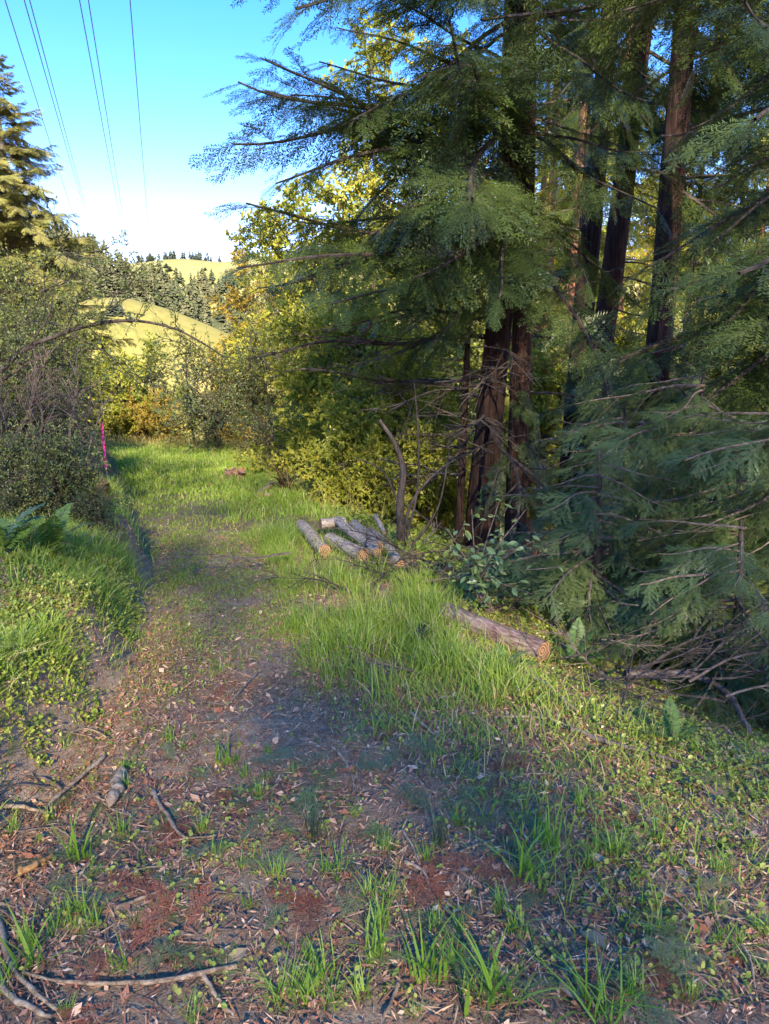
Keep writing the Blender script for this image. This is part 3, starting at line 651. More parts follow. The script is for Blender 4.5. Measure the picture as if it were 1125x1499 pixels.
bgtree('leafy_tree', 'sunlit golden bushy tree low at the right edge behind the boughs', 1075, 28, 400, 95, 160, 'gold_leaf', 1.5, .05, clumps=16)
bgtree('leafy_tree', 'olive tree high behind the leaning redwoods', 850, 42, 60, 90, 170, 'olive_leaf', 2.1, .3, clumps=16)
bgtree('leafy_tree', 'olive tree behind the right redwood, tops above the sky gap', 985, 44, 190, 80, 150, 'olive_leaf', 2.0, .2, clumps=14)
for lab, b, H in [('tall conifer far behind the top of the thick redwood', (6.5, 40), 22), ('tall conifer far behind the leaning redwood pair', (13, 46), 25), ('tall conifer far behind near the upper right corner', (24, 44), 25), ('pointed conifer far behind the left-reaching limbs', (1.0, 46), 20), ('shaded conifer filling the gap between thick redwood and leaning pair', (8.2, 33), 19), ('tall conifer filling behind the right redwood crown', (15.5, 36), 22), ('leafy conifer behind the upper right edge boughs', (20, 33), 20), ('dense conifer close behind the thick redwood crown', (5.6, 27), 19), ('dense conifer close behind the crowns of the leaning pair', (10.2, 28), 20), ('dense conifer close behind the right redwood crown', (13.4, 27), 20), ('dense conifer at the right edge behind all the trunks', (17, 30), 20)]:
    conifer('background_conifer', lab, b, H, .3, 70, 3.4, LITB, .15, bark='lit_bark', rng=r3)
for lab, b, H in [('dark slender conifer standing between thick redwood and leaning pair', (5.2, 20), 15), ('dark slender conifer standing behind the leaning pair', (7.6, 18.5), 15), ('dark slender conifer standing behind the tall right redwood', (9.6, 20.5), 16), ('dark slender conifer behind the boughs at the right edge', (11.5, 18), 15)]:
    conifer('slender_conifer', lab, b, H, .14, 46, 2.2, MIDB, .30, rng=r3, shape=1.1, pit=(-.6, .0))
# understorey bushes on the bank, several with sunlight put into the leaf colour
def bush(name, label, u, v, Y, rpx, hpx, n, assets, blen, **kw):
    p = P(u, v, Y); g = hz(p[0], Y); H = max(p[2]-g, .5)+hpx*Y/F_PX*.5
    return broadleaf(name, label, (p[0], Y), H, rpx*Y/F_PX, n, assets, max(.05, 1-hpx*Y/F_PX/H), blen=blen, rng=r3, tr=.03, cat='shrub', **kw)
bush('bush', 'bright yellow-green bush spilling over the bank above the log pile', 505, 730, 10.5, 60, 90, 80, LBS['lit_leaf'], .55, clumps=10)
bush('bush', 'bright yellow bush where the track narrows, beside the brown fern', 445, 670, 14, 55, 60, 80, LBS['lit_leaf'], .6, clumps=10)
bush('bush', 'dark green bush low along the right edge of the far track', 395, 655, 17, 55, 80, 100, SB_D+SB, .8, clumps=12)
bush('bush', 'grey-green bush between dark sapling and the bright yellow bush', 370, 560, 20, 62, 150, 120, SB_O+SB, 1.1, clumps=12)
bush('bush', 'bush coloured as if sunlit, hanging below the thick redwood limbs', 480, 560, 15, 80, 180, 100, LBS['lit_leaf'], .9, clumps=14)
bush('bush', 'bush coloured as if sunlit, tangled around the crooked bare sapling', 575, 640, 11.5, 75, 190, 90, LBS['lit_leaf'], .75, clumps=14)
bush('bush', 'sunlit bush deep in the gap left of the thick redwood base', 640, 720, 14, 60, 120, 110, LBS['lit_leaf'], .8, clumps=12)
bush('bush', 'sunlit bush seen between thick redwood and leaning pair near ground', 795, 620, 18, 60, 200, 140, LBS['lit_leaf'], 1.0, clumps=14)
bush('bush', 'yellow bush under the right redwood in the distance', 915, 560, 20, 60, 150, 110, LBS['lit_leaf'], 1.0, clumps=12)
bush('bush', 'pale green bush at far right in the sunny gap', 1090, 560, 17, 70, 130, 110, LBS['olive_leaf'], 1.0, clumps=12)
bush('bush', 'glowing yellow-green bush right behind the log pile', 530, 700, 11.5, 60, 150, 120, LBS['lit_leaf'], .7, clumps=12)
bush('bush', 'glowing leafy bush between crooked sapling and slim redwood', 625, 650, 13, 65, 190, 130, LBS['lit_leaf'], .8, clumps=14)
bush('bush', 'leaves coloured as if sunlit, hanging beneath the lowest redwood limbs', 560, 540, 14, 80, 150, 80, LBS['lit_leaf'], .9, clumps=12)
# crooked bare sapling by the log pile
root = G(590, 815); Yb = root[1]+.5; T = thing('crooked_sapling', 'crooked dark bare sapling rising behind the log pile', 'tree', (P(590, 800, Yb)[0], Yb, hz(P(590, 800, Yb)[0], Yb)))
base = np.array(T.location)
for pix, r_ in [([(588, 800), (585, 740), (590, 690), (578, 650), (555, 615)], .05), ([(590, 800), (600, 740), (640, 690), (690, 660)], .022), ([(598, 805), (625, 770), (645, 730), (660, 640)], .018), ([(592, 800), (610, 720), (612, 640), (606, 560)], .016), ([(586, 745), (560, 690), (520, 670)], .014)]:
    pts = smooth_path([P(u, v, Yb) for u, v in pix], 14)-base; pts[0, 2] -= .25; mb = MB(); mb.add(*tube(pts, np.linspace(r_, r_*.35, 14), 8), 0, .5)
    link('stem', mb.mesh('stem', M['dark_bark'], True), (0, 0, 0), T)
for i in range(4):
    o = P(*[(588, 740), (600, 700), (640, 690), (580, 660), (612, 640)][i % 5], Yb); d = r3.normal(size=3)*.5+np.array([0, 0, .15]); place('bare_branch', BARE[i % 4], T, o, o+d*1.2)

# ------------------------------------------------------------------ left side
r4 = np.random.default_rng(55)
p = P(5, 70, 27); conifer('fir_tree', 'tall sunlit conifer rising at the left edge against the sky', (p[0]-.4, 27), p[2]-hz(p[0]-.4, 27), .3, 290, 3.7, FIRB, .10, bark='grey_bark', rng=r4, pit=(-.55, .4))
p = P(-90, 60, 33); conifer('fir_tree', 'second sunlit conifer mostly beyond the left edge', (p[0], 33), p[2]-hz(p[0], 33), .26, 150, 3.3, FIRB, .12, bark='grey_bark', rng=r4, pit=(-.35, .15))
def ltree(name, label, u, vtop, Y, rpx, n, assets, blen, z0=.1, **kw):
    p = P(u, vtop, Y); g = hz(p[0], Y); H = max(p[2]-g, .6)
    return broadleaf(name, label, (p[0], Y), H, rpx*Y/F_PX, n, assets, z0, blen=blen, rng=r4, **kw)
ltree('leafy_tree', 'sunlit olive tree below the left conifer', 10, 400, 15.5, 85, 170, SB_O, 1.15, .15, clumps=18, tr=.08)
ltree('leafy_tree', 'thin-leaved green tree leaning over the left bank', 25, 450, 10.5, 90, 130, SB, .8, .2, clumps=16, tr=.06)
ltree('bush', 'green bush on the left bank behind the pink stake', 60, 470, 12.5, 50, 110, SB, .8, .05, clumps=12, cat='shrub', tr=.03)
ltree('bush', 'dark tangled bush on the left bank beneath the twigs', 60, 615, 9.2, 55, 90, SB+SB_D, .6, .0, clumps=12, cat='shrub', tr=.02)
def gbush(label, u, vb, hpx, rpx, n, assets, bl, clumps=9):
    g = G(u, vb); k_ = g[1]/F_PX
    return broadleaf('bush', label, (g[0], g[1]), hpx*k_, rpx*k_, n, assets, .0, blen=bl, rng=r4, clumps=clumps, cat='shrub', tr=.015)
gbush('dark grey-leaved bush on the bank above the sword fern', 55, 765, 120, 60, 90, SB+SB_D, .36, 12)
gbush('bluish dark bush at the bend of the bank left of the stake', 95, 765, 110, 40, 80, SB+SB_D, .38, 12)
gbush('low dark creeping bush at the foot of the bank by the bend', 140, 775, 40, 24, 60, SB_D, .3, 8)
gbush('shaded green bush on the bank at the left picture edge', 5, 735, 90, 45, 80, SB, .34, 9)
# sunny thicket across the end of the track
ltree('bush', 'sunlit yellow bush left of the track end behind the pink stake', 175, 525, 24, 55, 130, LBS['lit_leaf'], 1.0, .0, clumps=12, cat='shrub')
ltree('bush', 'pale sunlit bush in the middle of the track end', 228, 515, 27, 55, 130, LBS['olive_leaf'], 1.1, .0, clumps=12, cat='shrub')
ltree('bush', 'yellow bush at the far end of the track, lowest one', 200, 590, 23.5, 55, 90, LBS['gold_leaf'], .8, .0, clumps=10, cat='shrub')
ltree('bush', 'golden bush right of the dark saplings at the track end', 335, 495, 29, 50, 110, LBS['gold_leaf'], 1.1, .0, clumps=12, cat='shrub')
ltree('leafy_tree', 'dark green sapling at the right of the track end', 276, 490, 20, 40, 70, SB_D+SB_O, 1.2, .05, clumps=14, tr=.04)
ltree('leafy_tree', 'second dark sapling nearer the bushes right of the track end', 312, 540, 19, 38, 55, SB_D+SB, 1.1, .0, clumps=12, tr=.04)
ltree('bush', 'sunlit thicket beyond the track end below the yellow knoll', 130, 555, 31, 65, 130, LBS['lit_leaf'], 1.3, .0, clumps=12, cat='shrub')
# arching branch across the view
ab = P(-60, 600, 9.0); T = thing('arching_tree', 'bare leaning tree with a limb arching across the far view', 'tree', (ab[0], 9.0, hz(ab[0], 9.0))); base = np.array(T.location)
limb = [([(-60, 620), (20, 520), (95, 485), (150, 470), (200, 467), (262, 482), (325, 520)], .035), ([(-60, 590), (30, 545), (80, 515), (110, 478)], .022), ([(40, 510), (62, 470), (75, 420), (95, 370)], .014), ([(150, 470), (172, 430), (150, 395), (130, 370)], .008),
        ([(185, 467), (180, 440), (165, 400)], .007), ([(95, 485), (150, 510), (210, 560)], .012), ([(-60, 640), (10, 600), (50, 560), (85, 540)], .016)]
for pix, r_ in limb:
    pts = smooth_path([P(u, v, 9.0) for u, v in pix], 18)-base; pts += np.cumsum(r4.normal(size=pts.shape)*.008, axis=0); mb = MB(); mb.add(*tube(pts, np.linspace(r_, r_*.25, 18), 7), 0, .5)
    link('limb', mb.mesh('limb', M['dark_bark'], True), (0, 0, 0), T)
for i in range(60):
    pix, r_ = limb[r4.integers(len(limb))]; k_ = r4.integers(1, len(pix)); o = P(*pix[k_], 9.0); d = r4.normal(size=3)*np.array([1, .6, .8])+np.array([.3, 0, .15]); d = nrm(d)*r4.uniform(.35, .85)
    place('leafy_branch', SB[i % 4], T, o, o+d, r4.random()*6)
bt = P(20, 640, 8.6); T = thing('twig_thicket', 'thicket of bare grey-brown twigs at the left edge', 'shrub', (bt[0], 8.6, hz(bt[0], 8.6)))
for i in range(40):
    o = np.array(T.location)+r4.normal(size=3)*np.array([.35, .3, .05]); d = np.array([r4.normal()*.45, r4.normal()*.4, r4.uniform(.5, 1.1)]); place('bare_branch', BARE_P[i % 4], T, o, o+d*1.15, r4.random()*6)
# pink survey stake
b = G(156, 697); top = P(148, 618, b[1]); T = thing('survey_stake', 'thin survey stake painted bright pink at the left edge of the track', 'stake', b)
tp = (top-b); pts = np.array([tp*-.1, tp*.18]); mb = MB(); mb.add(*tube(np.array([tp*-.15, tp*.16]), .015, 4), 0, .5); link('bare_foot', mb.mesh('bare_foot', M['lath']), (0, 0, 0), T)
mb = MB(); mb.add(*tube(np.array([tp*.16, tp*.6, tp]), .017, 4), 0, .5); V, Fc = tube(np.array([tp*.999, tp*1.003]), .0168, 4); mb.add(V, np.array([(4, 5, 6, 7)]), 0, .5); link('painted_shaft', mb.mesh('painted_shaft', M['pink']), (0, 0, 0), T)
# ferns
def fern_mesh(rng, mat):
    mb = MB(); t = np.linspace(0, 1, 12); ax = np.stack([t, np.zeros(12), .55*t-.55*t**2.4], -1); mb.add(*tube(ax, np.linspace(.008, .002, 12), 3), 1, .5)
    for i in range(26):
        f = .12+.86*i/26; p = np.array([np.interp(f, t, ax[:, k]) for k in range(3)]); l = .2*math.sin(math.pi*min(1, f*.85+.18))+.02
        for s in (-1, 1):
            R = frame_from(np.array([.35, s*1.0, -.12+rng.normal()*.12]))*np.array([l, .055, 1])[None, :]; mb.add(KV@R.T+p, np.array([(0, 1, 2, 3)]), 0, rng.random())
    return mb.mesh('frond', [M[mat], M['brown_stick']])
FR = [fern_mesh(RNG, 'fern') for _ in range(3)]; FRD = [recolor(m_, 'dead_fern') for m_ in FR]
def fern(label, pos, n, l, ms, rng, up=.5):
    T = thing('fern', label, 'fern', pos, 'ferns'); up = .9
    for i in range(n):
        o = link('frond', ms[i % 3], (0, 0, 0), T); s = l*rng.uniform(.7, 1.2); o.scale = (s, s, s); o.rotation_euler = (rng.normal()*.2, -up*rng.uniform(.2, 1.3), i*2.4+rng.normal()*.3)
for lab, u, v, n, l, ms in [('green sword fern in the dark hollow at the right', 985, 1090, 5, .22, FR), ('sword fern on the left bank among tall grass', 72, 815, 12, .34, FR), ('green fern at the left edge of the picture on the bank', 0, 810, 9, .34, FR),
                            ('brown dead fern hanging at the bend of the left bank', 118, 715, 12, .45, FRD), ('brown dead fern below the pink stake', 150, 735, 8, .3, FRD), ('orange-brown dead fern by the far right edge of the track', 418, 722, 10, .45, FRD), ('fern half hidden under the right boughs', 840, 975, 7, .28, FR), ('low fern beside the fallen log with cut end', 735, 985, 6, .2, FR)]:
    fern(lab, G(u, v), n, l, ms, r4)

# ------------------------------------------------------------------ logs
def log(name, label, a, bpt, r, cat='log', group=None, bark='log_bark', cut='cut_wood', seed=1, ends=(True, True)):
    a = np.asarray(a, float); bpt = np.asarray(bpt, float); L = np.linalg.norm(bpt-a); T = thing(name, label, cat, a, group); d = bpt-a
    rot = (Matrix.Rotation(math.atan2(d[1], d[0]), 3, 'Z') @ Matrix.Rotation(-math.atan2(d[2], math.hypot(d[0], d[1])), 3, 'Y')).to_euler(); T.rotation_euler = rot
    n = 16; k = 22; x = np.linspace(0, L, n); pts = np.stack([x, .02*np.sin(x*3+seed), .015*np.sin(x*2+seed*2)], -1)
    V, Fc = tube(pts, np.linspace(r, r*.92, n), k); V = V.reshape(n, k, 3); dsp = 1+.10*(vn(np.arange(k)[None]*1.2+x[:, None]*.6, x[:, None]*4+seed*9, seed)-.5)+.02*(RNG.random((n, k))-.5)
    V = pts[:, None]+(V-pts[:, None])*dsp[..., None]; mb = MB(); mb.add(V.reshape(-1, 3), Fc, 0, .5); link('bark', mb.mesh('bark', M[bark], True), (0, 0, 0), T)
    for e, idx in ((0, 0), (1, n-1)):
        if not ends[e]: continue
        ring = pts[idx]+(V[idx]-pts[idx])*.97; c = pts[idx]+np.array([(-1 if e == 0 else 1)*.004, 0, 0]); mb = MB(); ring = ring+np.array([(-1 if e == 0 else 1)*.002, 0, 0])
        j = np.arange(k); Fc2 = np.stack([j, (j+1) % k, np.full(k, k)], -1); mb.add(np.concatenate([ring, [c]]), Fc2, 0, .5); link('cut_face', mb.mesh('cut_face', M[cut]), (0, 0, 0), T)
    return T
def lp(u, v, lift=0):
    g = G(u, v); g[2] += lift; return g
for i, (lab, a, b_, r, l0, l1) in enumerate([('leftmost log of the pile, lying nearest the grass track', (439, 782), (478, 818), .068, .06, .07), ('short log wedged in the pile with an orange cut end facing left', (470, 790), (505, 788), .06, .16, .18),
        ('thick low log in the middle of the pile with a dark cut end', (483, 800), (533, 829), .074, .06, .07), ('slim straight log lying across the middle of the pile', (496, 788), (549, 830), .048, .17, .13),
        ('log lying on top of the pile right of the slim log', (521, 786), (552, 822), .06, .13, .12), ('rightmost long log of the pile running down into the brush', (541, 790), (588, 842), .058, .07, .06), ('thin dead pole poking up behind the log pile', (547, 785), (560, 803), .026, .2, .14)]):
    log('cut_log', lab, lp(*a, l0+.02), lp(*b_, l1+.02), r, group='logs in the pile', seed=i+1)
b_ = lp(792, 972, .12); b_[2] -= .03; a = b_+np.array([-.55, .66, 0]); a[2] = hz(a[0], a[1])+.05; log('fallen_log', 'fallen log at the right with a reddish cut end among the boughs', a, b_, .08, bark='red_log_bark', seed=11)
a = lp(617, 950, .04); log('charred_log', 'short black charred log end in the grass right of the track', a, a+np.array([.05, .25, .0]), .052, bark='black', cut='black', seed=14)
a = lp(378, 728, .06); log('pale_log', 'pale dead log at the far right edge of the grass', a, lp(398, 718, .12), .045, bark='stick', seed=15)
a = lp(385, 732, .06); log('pale_log', 'small grey log end below the pale dead log', a, lp(394, 730, .04), .04, bark='stick', seed=16)
T = thing('rotten_stump', 'crumbling reddish stump at the right edge of the far track', 'stump', G(345, 702)); mb = MB()
for i in range(9):
    c = r4.normal(size=3)*np.array([.13, .1, .02])+np.array([0, 0, .04]); pts = np.array([c, c+np.array([r4.normal()*.06, r4.normal()*.05, .06]), c+np.array([r4.normal()*.08, r4.normal()*.05, .13])]); mb = MB(); V, Fc = tube(pts, [.05, .045, .015], 7); mb.add(V+r4.normal(size=V.shape)*.012, Fc, 0, .5); link('rotten_chunk', mb.mesh('rotten_chunk', M['rust_rock']), (0, 0, 0), T)

# ------------------------------------------------------------------ sticks on the ground
def stick(label, pix, wpx, mat='stick', lift=.012, group='sticks on the ground', name='stick', taper=.45, forks=()):
    pts = [lp(u, v, 0) for u, v in pix]; dist = np.linalg.norm(pts[0]-np.array([0, 0, CAMZ])); r = wpx*dist/F_PX/2
    pts = smooth_path(pts, 16); z = height(pts[:, 0], pts[:, 1]); pts[:, 2] = np.maximum(np.linspace(pts[0, 2], pts[-1, 2], 16), z)+r*.8+lift
    pts[:, 2] = np.convolve(np.pad(pts[:, 2], 2, 'edge'), np.ones(5)/5, 'valid'); pts += np.cumsum(RNG.normal(size=pts.shape)*r*.25, axis=0)*np.array([1, 1, .3]); org = pts[0].copy()
    rr = np.linspace(r, r*taper, 16)*(1+.45*(RNG.random(16)-.5)); V, Fc = tube(pts-org, rr, 8); mb = MB(); mb.add(V, Fc, 0, .5)
    mb.add(V[:8], np.array([np.arange(8)[::-1]]), 0, .5); mb.add(V[-8:], np.array([np.arange(8)]), 0, .5)
    return tag(link(name, mb.mesh(name, M[mat], True), org), label, 'stick', group)
for a in [('pale straight stick leaning on the foot of the left bank', [(150, 1115), (110, 1160), (62, 1202)], 7), ('curved pale stick lying right of the short bark chunk', [(222, 1165), (240, 1203), (270, 1238)], 7),
          ('long pale branch across the bottom left of the ground', [(347, 1423), (240, 1440), (120, 1448), (40, 1432)], 7), ('bent pale branch rising along the bottom left edge', [(0, 1355), (14, 1420), (45, 1460), (72, 1492)], 7), ('thick grey branch in the bottom left corner', [(-10, 1430), (30, 1478), (75, 1502)], 9),
          ('pale stick running down from the long pale branch to the bottom edge', [(298, 1433), (318, 1468), (340, 1497)], 6), ('thin stick slanting above the long pale branch', [(170, 1338), (215, 1318), (275, 1290)], 5), ('thin pale bent twig above the two dark rush tufts', [(485, 1098), (510, 1125), (521, 1165)], 4),
          ('kinked grey twig near the middle of the foreground', [(588, 1222), (607, 1255), (612, 1272)], 4), ('forked grey twig tip below the kinked one', [(593, 1268), (626, 1285), (640, 1322)], 5), ('horizontal stick under the left bank by the sprigs', [(0, 1188), (35, 1194), (80, 1197)], 7),
          ('brown stick in the leaf cover pointing to the right edge', [(832, 1075), (885, 1100), (992, 1126)], 9, 'brown_stick'), ('bent bare branch lying below the fallen log', [(725, 962), (790, 1008), (852, 1050)], 7), ('straighter bare branch beside the bent one below the fallen log', [(772, 985), (812, 1018), (840, 1052)], 6),
          ('thick dark branch sloping through the hollow at the right', [(915, 995), (1000, 1022), (1055, 1052), (1100, 1085)], 13, 'brown_stick'), ('thin twig lying level left of the long brown stick', [(735, 1055), (800, 1058), (840, 1070)], 4), ('short thick stick poking from grass at the bottom right', [(815, 1450), (835, 1462), (856, 1474)], 10, 'brown_stick'),
          ('pale stick pointing to the bottom edge at the middle', [(582, 1452), (570, 1475), (560, 1500)], 6), ('stick along the right end of the lush grass strip', [(600, 1048), (630, 1070), (662, 1092)], 6), ('thin pale stick near the bottom right corner', [(1083, 1390), (1100, 1420), (1112, 1470)], 4),
          ('thin stick by the rusty sprigs right of centre', [(672, 1255), (700, 1240), (722, 1232)], 4), ('grey twig bundle stick in the right foreground', [(965, 1310), (990, 1330), (1015, 1352)], 4), ('long thin twig slanting across the bare soil', [(330, 1040), (370, 1005), (385, 985)], 4),
          ('thin twig crossing the bare soil below the curved stick', [(230, 1240), (262, 1236), (320, 1228)], 4), ('pale twig under the right boughs touching the ferns', [(860, 1010), (885, 1040), (880, 1065)], 4), ('thin twig running right from the leaning pale stick', [(95, 1165), (70, 1150), (40, 1142)], 4, 'brown_stick'),
          ('dark twig in the brush heap left of the fallen log', [(600, 845), (650, 862), (720, 872)], 5, 'brown_stick'), ('second dark twig in the brush heap, higher', [(590, 830), (660, 838), (720, 850)], 5, 'brown_stick'), ('pale twig arching over the brush heap', [(610, 815), (660, 825), (700, 845)], 4)]:
    stick(*a)
stick('short thick grey chunk of bark-covered branch near the left bank', [(176, 1138), (180, 1163), (168, 1190)], 15, 'stick', taper=.8, name='branch_chunk')
stick('broken orange-coloured piece of wood under the leaning grass tuft', [(30, 1287), (52, 1276), (78, 1262)], 11, 'orange_wood', taper=.5, name='broken_wood')
r5 = np.random.default_rng(66)
for i in range(120):
    u = r5.uniform(0, 1125); v = r5.uniform(1000, 1490); a = r5.uniform(0, 6.28); l = r5.uniform(15, 60)*(v/1300); da = r5.normal()*.4
    pts = [(u, v), (u+l*math.cos(a), v+.6*l*math.sin(a)), (u+l*(math.cos(a)+math.cos(a+da)), v+.6*l*(math.sin(a)+math.sin(a+da)))]
    if min(q[1] for q in pts) < 960: continue
    stick('thin short twig scattered among the ground litter', pts, r5.uniform(1.8, 3.6), ['stick', 'brown_stick'][i % 2], .006, 'small twigs in the litter', 'twig')
# brush heap of bare branches between log pile and shrub
bh = lp(650, 855); T = thing('brush_heap', 'heap of bare dead branches between log pile and broadleaf shrub', 'brush heap', bh)
for i in range(46):
    o = bh+r5.normal(size=3)*np.array([.55, .45, .05])+np.array([.1, .1, .08]); a = r5.random()*6.28; d = np.array([math.cos(a), math.sin(a)*.6, r5.uniform(-.1, .35)])*r5.uniform(.6, 1.2); place('bare_branch', (BARE if i % 3 else BARE_P)[i % 4], T, o, o+d, r5.random()*6)
bh = lp(960, 1040); T = thing('brush_heap', 'bare dead twigs in the dark hollow under the right boughs', 'brush heap', bh)
for i in range(34):
    o = bh+r5.normal(size=3)*np.array([.45, .3, .03])+np.array([0, .1, .12]); a = r5.random()*6.28; d = np.array([math.cos(a), math.sin(a)*.6, r5.uniform(-.1, .6)])*r5.uniform(.4, .9); place('bare_branch', (BARE if i % 2 else BARE_P)[i % 4], T, o, o+d, r5.random()*6)
# fallen sprigs
def ground_rot(x, y, a, tilt=0):
    e = .06; n = Vector((-(hz(x+e, y)-hz(x-e, y))/(2*e), -(hz(x, y+e)-hz(x, y-e))/(2*e), 1)).normalized()
    q = Vector((0, 0, 1)).rotation_difference(n); return (q.to_matrix() @ Matrix.Rotation(a, 3, 'Z') @ Matrix.Rotation(tilt, 3, 'Y')).to_euler()
def sprig(name, ms, u, v, l, a, label, group, i, lift=.02):
    g = G(u, v); o = link(name, ms[i % 4], (g[0], g[1], g[2]+lift)); o.rotation_euler = ground_rot(g[0], g[1], a, r5.normal()*.06); o.scale = (l, l, l*.6); tag(o, label, 'sprig', group)
gs = [(int(r5.uniform(0, 1100)), int(r5.uniform(1040, 1480))) for _ in range(50)]+[(240, 1105), (210, 1125), (195, 1140), (255, 1120), (20, 1165), (45, 1180), (110, 1190), (130, 1210), (320, 1330), (180, 1320), (240, 1370), (265, 1400), (150, 1260), (365, 1120), (380, 1140), (400, 1110), (415, 1130), (330, 1180), (345, 1165), (430, 1200), (455, 1215), (440, 1230), (660, 1140), (700, 1150), (720, 1160), (640, 1350), (660, 1370), (300, 1290), (215, 1290), (90, 1290), (60, 1310), (350, 1240), (1010, 1370), (980, 1350), (1060, 1380), (85, 1060), (60, 1080), (560, 1220), (500, 1130), (900, 1360), (880, 1250), (170, 1225), (120, 1235), (690, 1460), (670, 1440), (1040, 1410)]
for i, (u, v) in enumerate(gs): sprig('green_sprig', SPRIG_G, u, v, r5.uniform(.10, .22), r5.random()*6.28, 'flat blue-green redwood sprig fallen on the litter', 'fallen green sprigs', i)
rs = [(230, 1290), (250, 1340), (200, 1350), (270, 1370), (215, 1390), (240, 1310), (330, 1200), (310, 1155), (290, 1240), (225, 1262), (700, 1130), (720, 1125), (680, 1125), (735, 1140), (650, 1130), (560, 1085), (575, 1080), (700, 1260), (680, 1265), (640, 1310), (620, 1330), (660, 1320), (930, 1340), (910, 1370), (950, 1390), (900, 1355), (960, 1410), (1080, 1390), (1100, 1420), (880, 1180), (860, 1185), (330, 1005), (345, 1010), (190, 1400), (90, 1480), (290, 1330), (480, 1330), (450, 1300), (560, 1300), (590, 1290), (160, 1380), (770, 1250), (1000, 1440), (840, 1400)]
for i, (u, v) in enumerate(rs): sprig('brown_sprig', SPRIG_R, u, v, r5.uniform(.12, .24), r5.random()*6.28, 'rust-brown dry redwood sprig fallen on the litter', 'fallen brown sprigs', i, .014)
# individual fallen leaves
mb = MB(); mb.add(LV*np.array([1, 1.2, 1.5]), LF, 0, .5); lfm = mb.mesh('fallen_leaf', M['pale_leaf'])
for u, v, s, lab in [(887, 1397, .11, 'large whitish dead leaf in the bare patch at the lower right'), (860, 1258, .07, 'pale leaf among the weeds right of centre'), (430, 1308, .06, 'pale oval leaf on the bare soil at the centre'), (685, 1178, .09, 'pale curled leaf beyond the rusty sprigs right of centre'), (990, 1277, .06, 'pale leaf near the weeds at the right'), (362, 1395, .08, 'brown leaf on the dark soil left of centre')]:
    g = G(u, v); o = link('fallen_leaf', lfm, g+np.array([0, 0, .015])); o.scale = (s, s, s); o.rotation_euler = ground_rot(g[0], g[1], r5.random()*6); tag(o, lab, 'leaf')
for i in range(70):
    u = r5.uniform(0, 1125); v = r5.uniform(820, 1495)
    if v < 1000: u = r5.uniform(230, 430)
    g = G(u, v); o = link('fallen_leaf', lfm, g+np.array([0, 0, .012])); s = r5.uniform(.02, .045); o.scale = (s, s*r5.uniform(.6, 1), s); o.rotation_euler = ground_rot(g[0], g[1], r5.random()*6, r5.normal()*.2); tag(o, 'small pale dead leaf lying on the ground litter', 'leaf', 'small dead leaves on the track')

# ------------------------------------------------------------------ grass tufts one can pick out
def tuft(rng, n, spread, wd, hgt, lean):
    mb = MB()
    for i in range(n):
        a = rng.random()*6.28; b0 = np.array([rng.normal()*spread, rng.normal()*spread, -.02]); h = hgt*rng.uniform(.5, 1.1); ln = rng.uniform(.1, lean); q = np.linspace(0, 1, 5)
        ax = b0+np.stack([math.cos(a)*ln*h*q**1.8, math.sin(a)*ln*h*q**1.8, h*(q-.35*ln*q**2.5)], -1); s = np.array([-math.sin(a), math.cos(a), 0]); wv = wd*np.array([.8, 1, .85, .5, .03])*rng.uniform(.6, 1.2)
        V = np.concatenate([ax+s*wv[:, None]/2, ax-s*wv[:, None]/2]); j = np.arange(4); mb.add(V, np.stack([j, j+1, j+6, j+5], -1), 0, rng.random())
    return mb
TU = [tuft(r5, 22, .025, .009, .24, 1.0).mesh('grass_tuft', M['grass_tuft']) for _ in range(4)]+[tuft(r5, 34, .035, .006, .20, 1.3).mesh('grass_tuft', M['grass_tuft']) for _ in range(2)]
RUSH = [tuft(r5, 40, .02, .0035, .30, .45).mesh('rush_tuft', M['dark_leaf']) for _ in range(2)]
for i, (u, v, s, lab) in enumerate([(120, 1262, 1.0, 'arching bright grass tuft over the broken orange wood'), (45, 1415, 1.1, 'upright grass tuft at the bottom left edge'), (180, 1225, .6, 'small grass tuft beside the short bark chunk'), (335, 1120, .9, 'dense low grass tuft left of the rush tufts'), (490, 1280, .9, 'grass tuft standing on the central bare soil'), (520, 1195, .4, 'single thin grass shoot at the end of the bent twig'), (620, 1435, 1.2, 'bright grass tuft near the bottom centre'), (720, 1470, 1.4, 'broad bright grass tuft at the bottom right of centre'), (770, 1290, 1.2, 'large spreading grass tuft right of centre'), (800, 1240, 1.1, 'leaning grass tuft above the large spreading one'), (870, 1490, 1.3, 'broad grass tuft at the bottom edge, right side'), (410, 1460, .9, 'grass tuft on the dark soil at the bottom'), (320, 1260, .5, 'small grass tuft in the rusty litter at left'), (470, 1440, .8, 'grass tuft right of the dark soil at the bottom'), (550, 1400, .8, 'loose grass tuft above the bottom centre one')]):
    g = G(u, v); o = link('grass_tuft', TU[i % 6], g); o.scale = (s*.8, s*.8, s*.85); o.rotation_euler[2] = r5.random()*6; tag(o, lab, 'grass tuft', 'grass tufts in the foreground')
for u, v, lab in [(460, 1232, 'dark thin rush tuft left of centre in the foreground'), (645, 1240, 'dark thin rush tuft right of centre in the foreground')]:
    g = G(u, v); o = link('rush_tuft', RUSH[0], g); o.scale = (.8, .8, .8); tag(o, lab, 'rush tuft')
for i in range(80):
    u = r5.uniform(0, 1125); v = r5.uniform(1080, 1495); g = G(u, v); s = r5.uniform(.25, .6)
    o = link('grass_tuft', TU[i % 6], g); o.scale = (s, s, s); o.rotation_euler[2] = r5.random()*6; tag(o, 'small sparse grass tuft sprouting through the litter', 'grass tuft', 'small grass tufts in the litter')

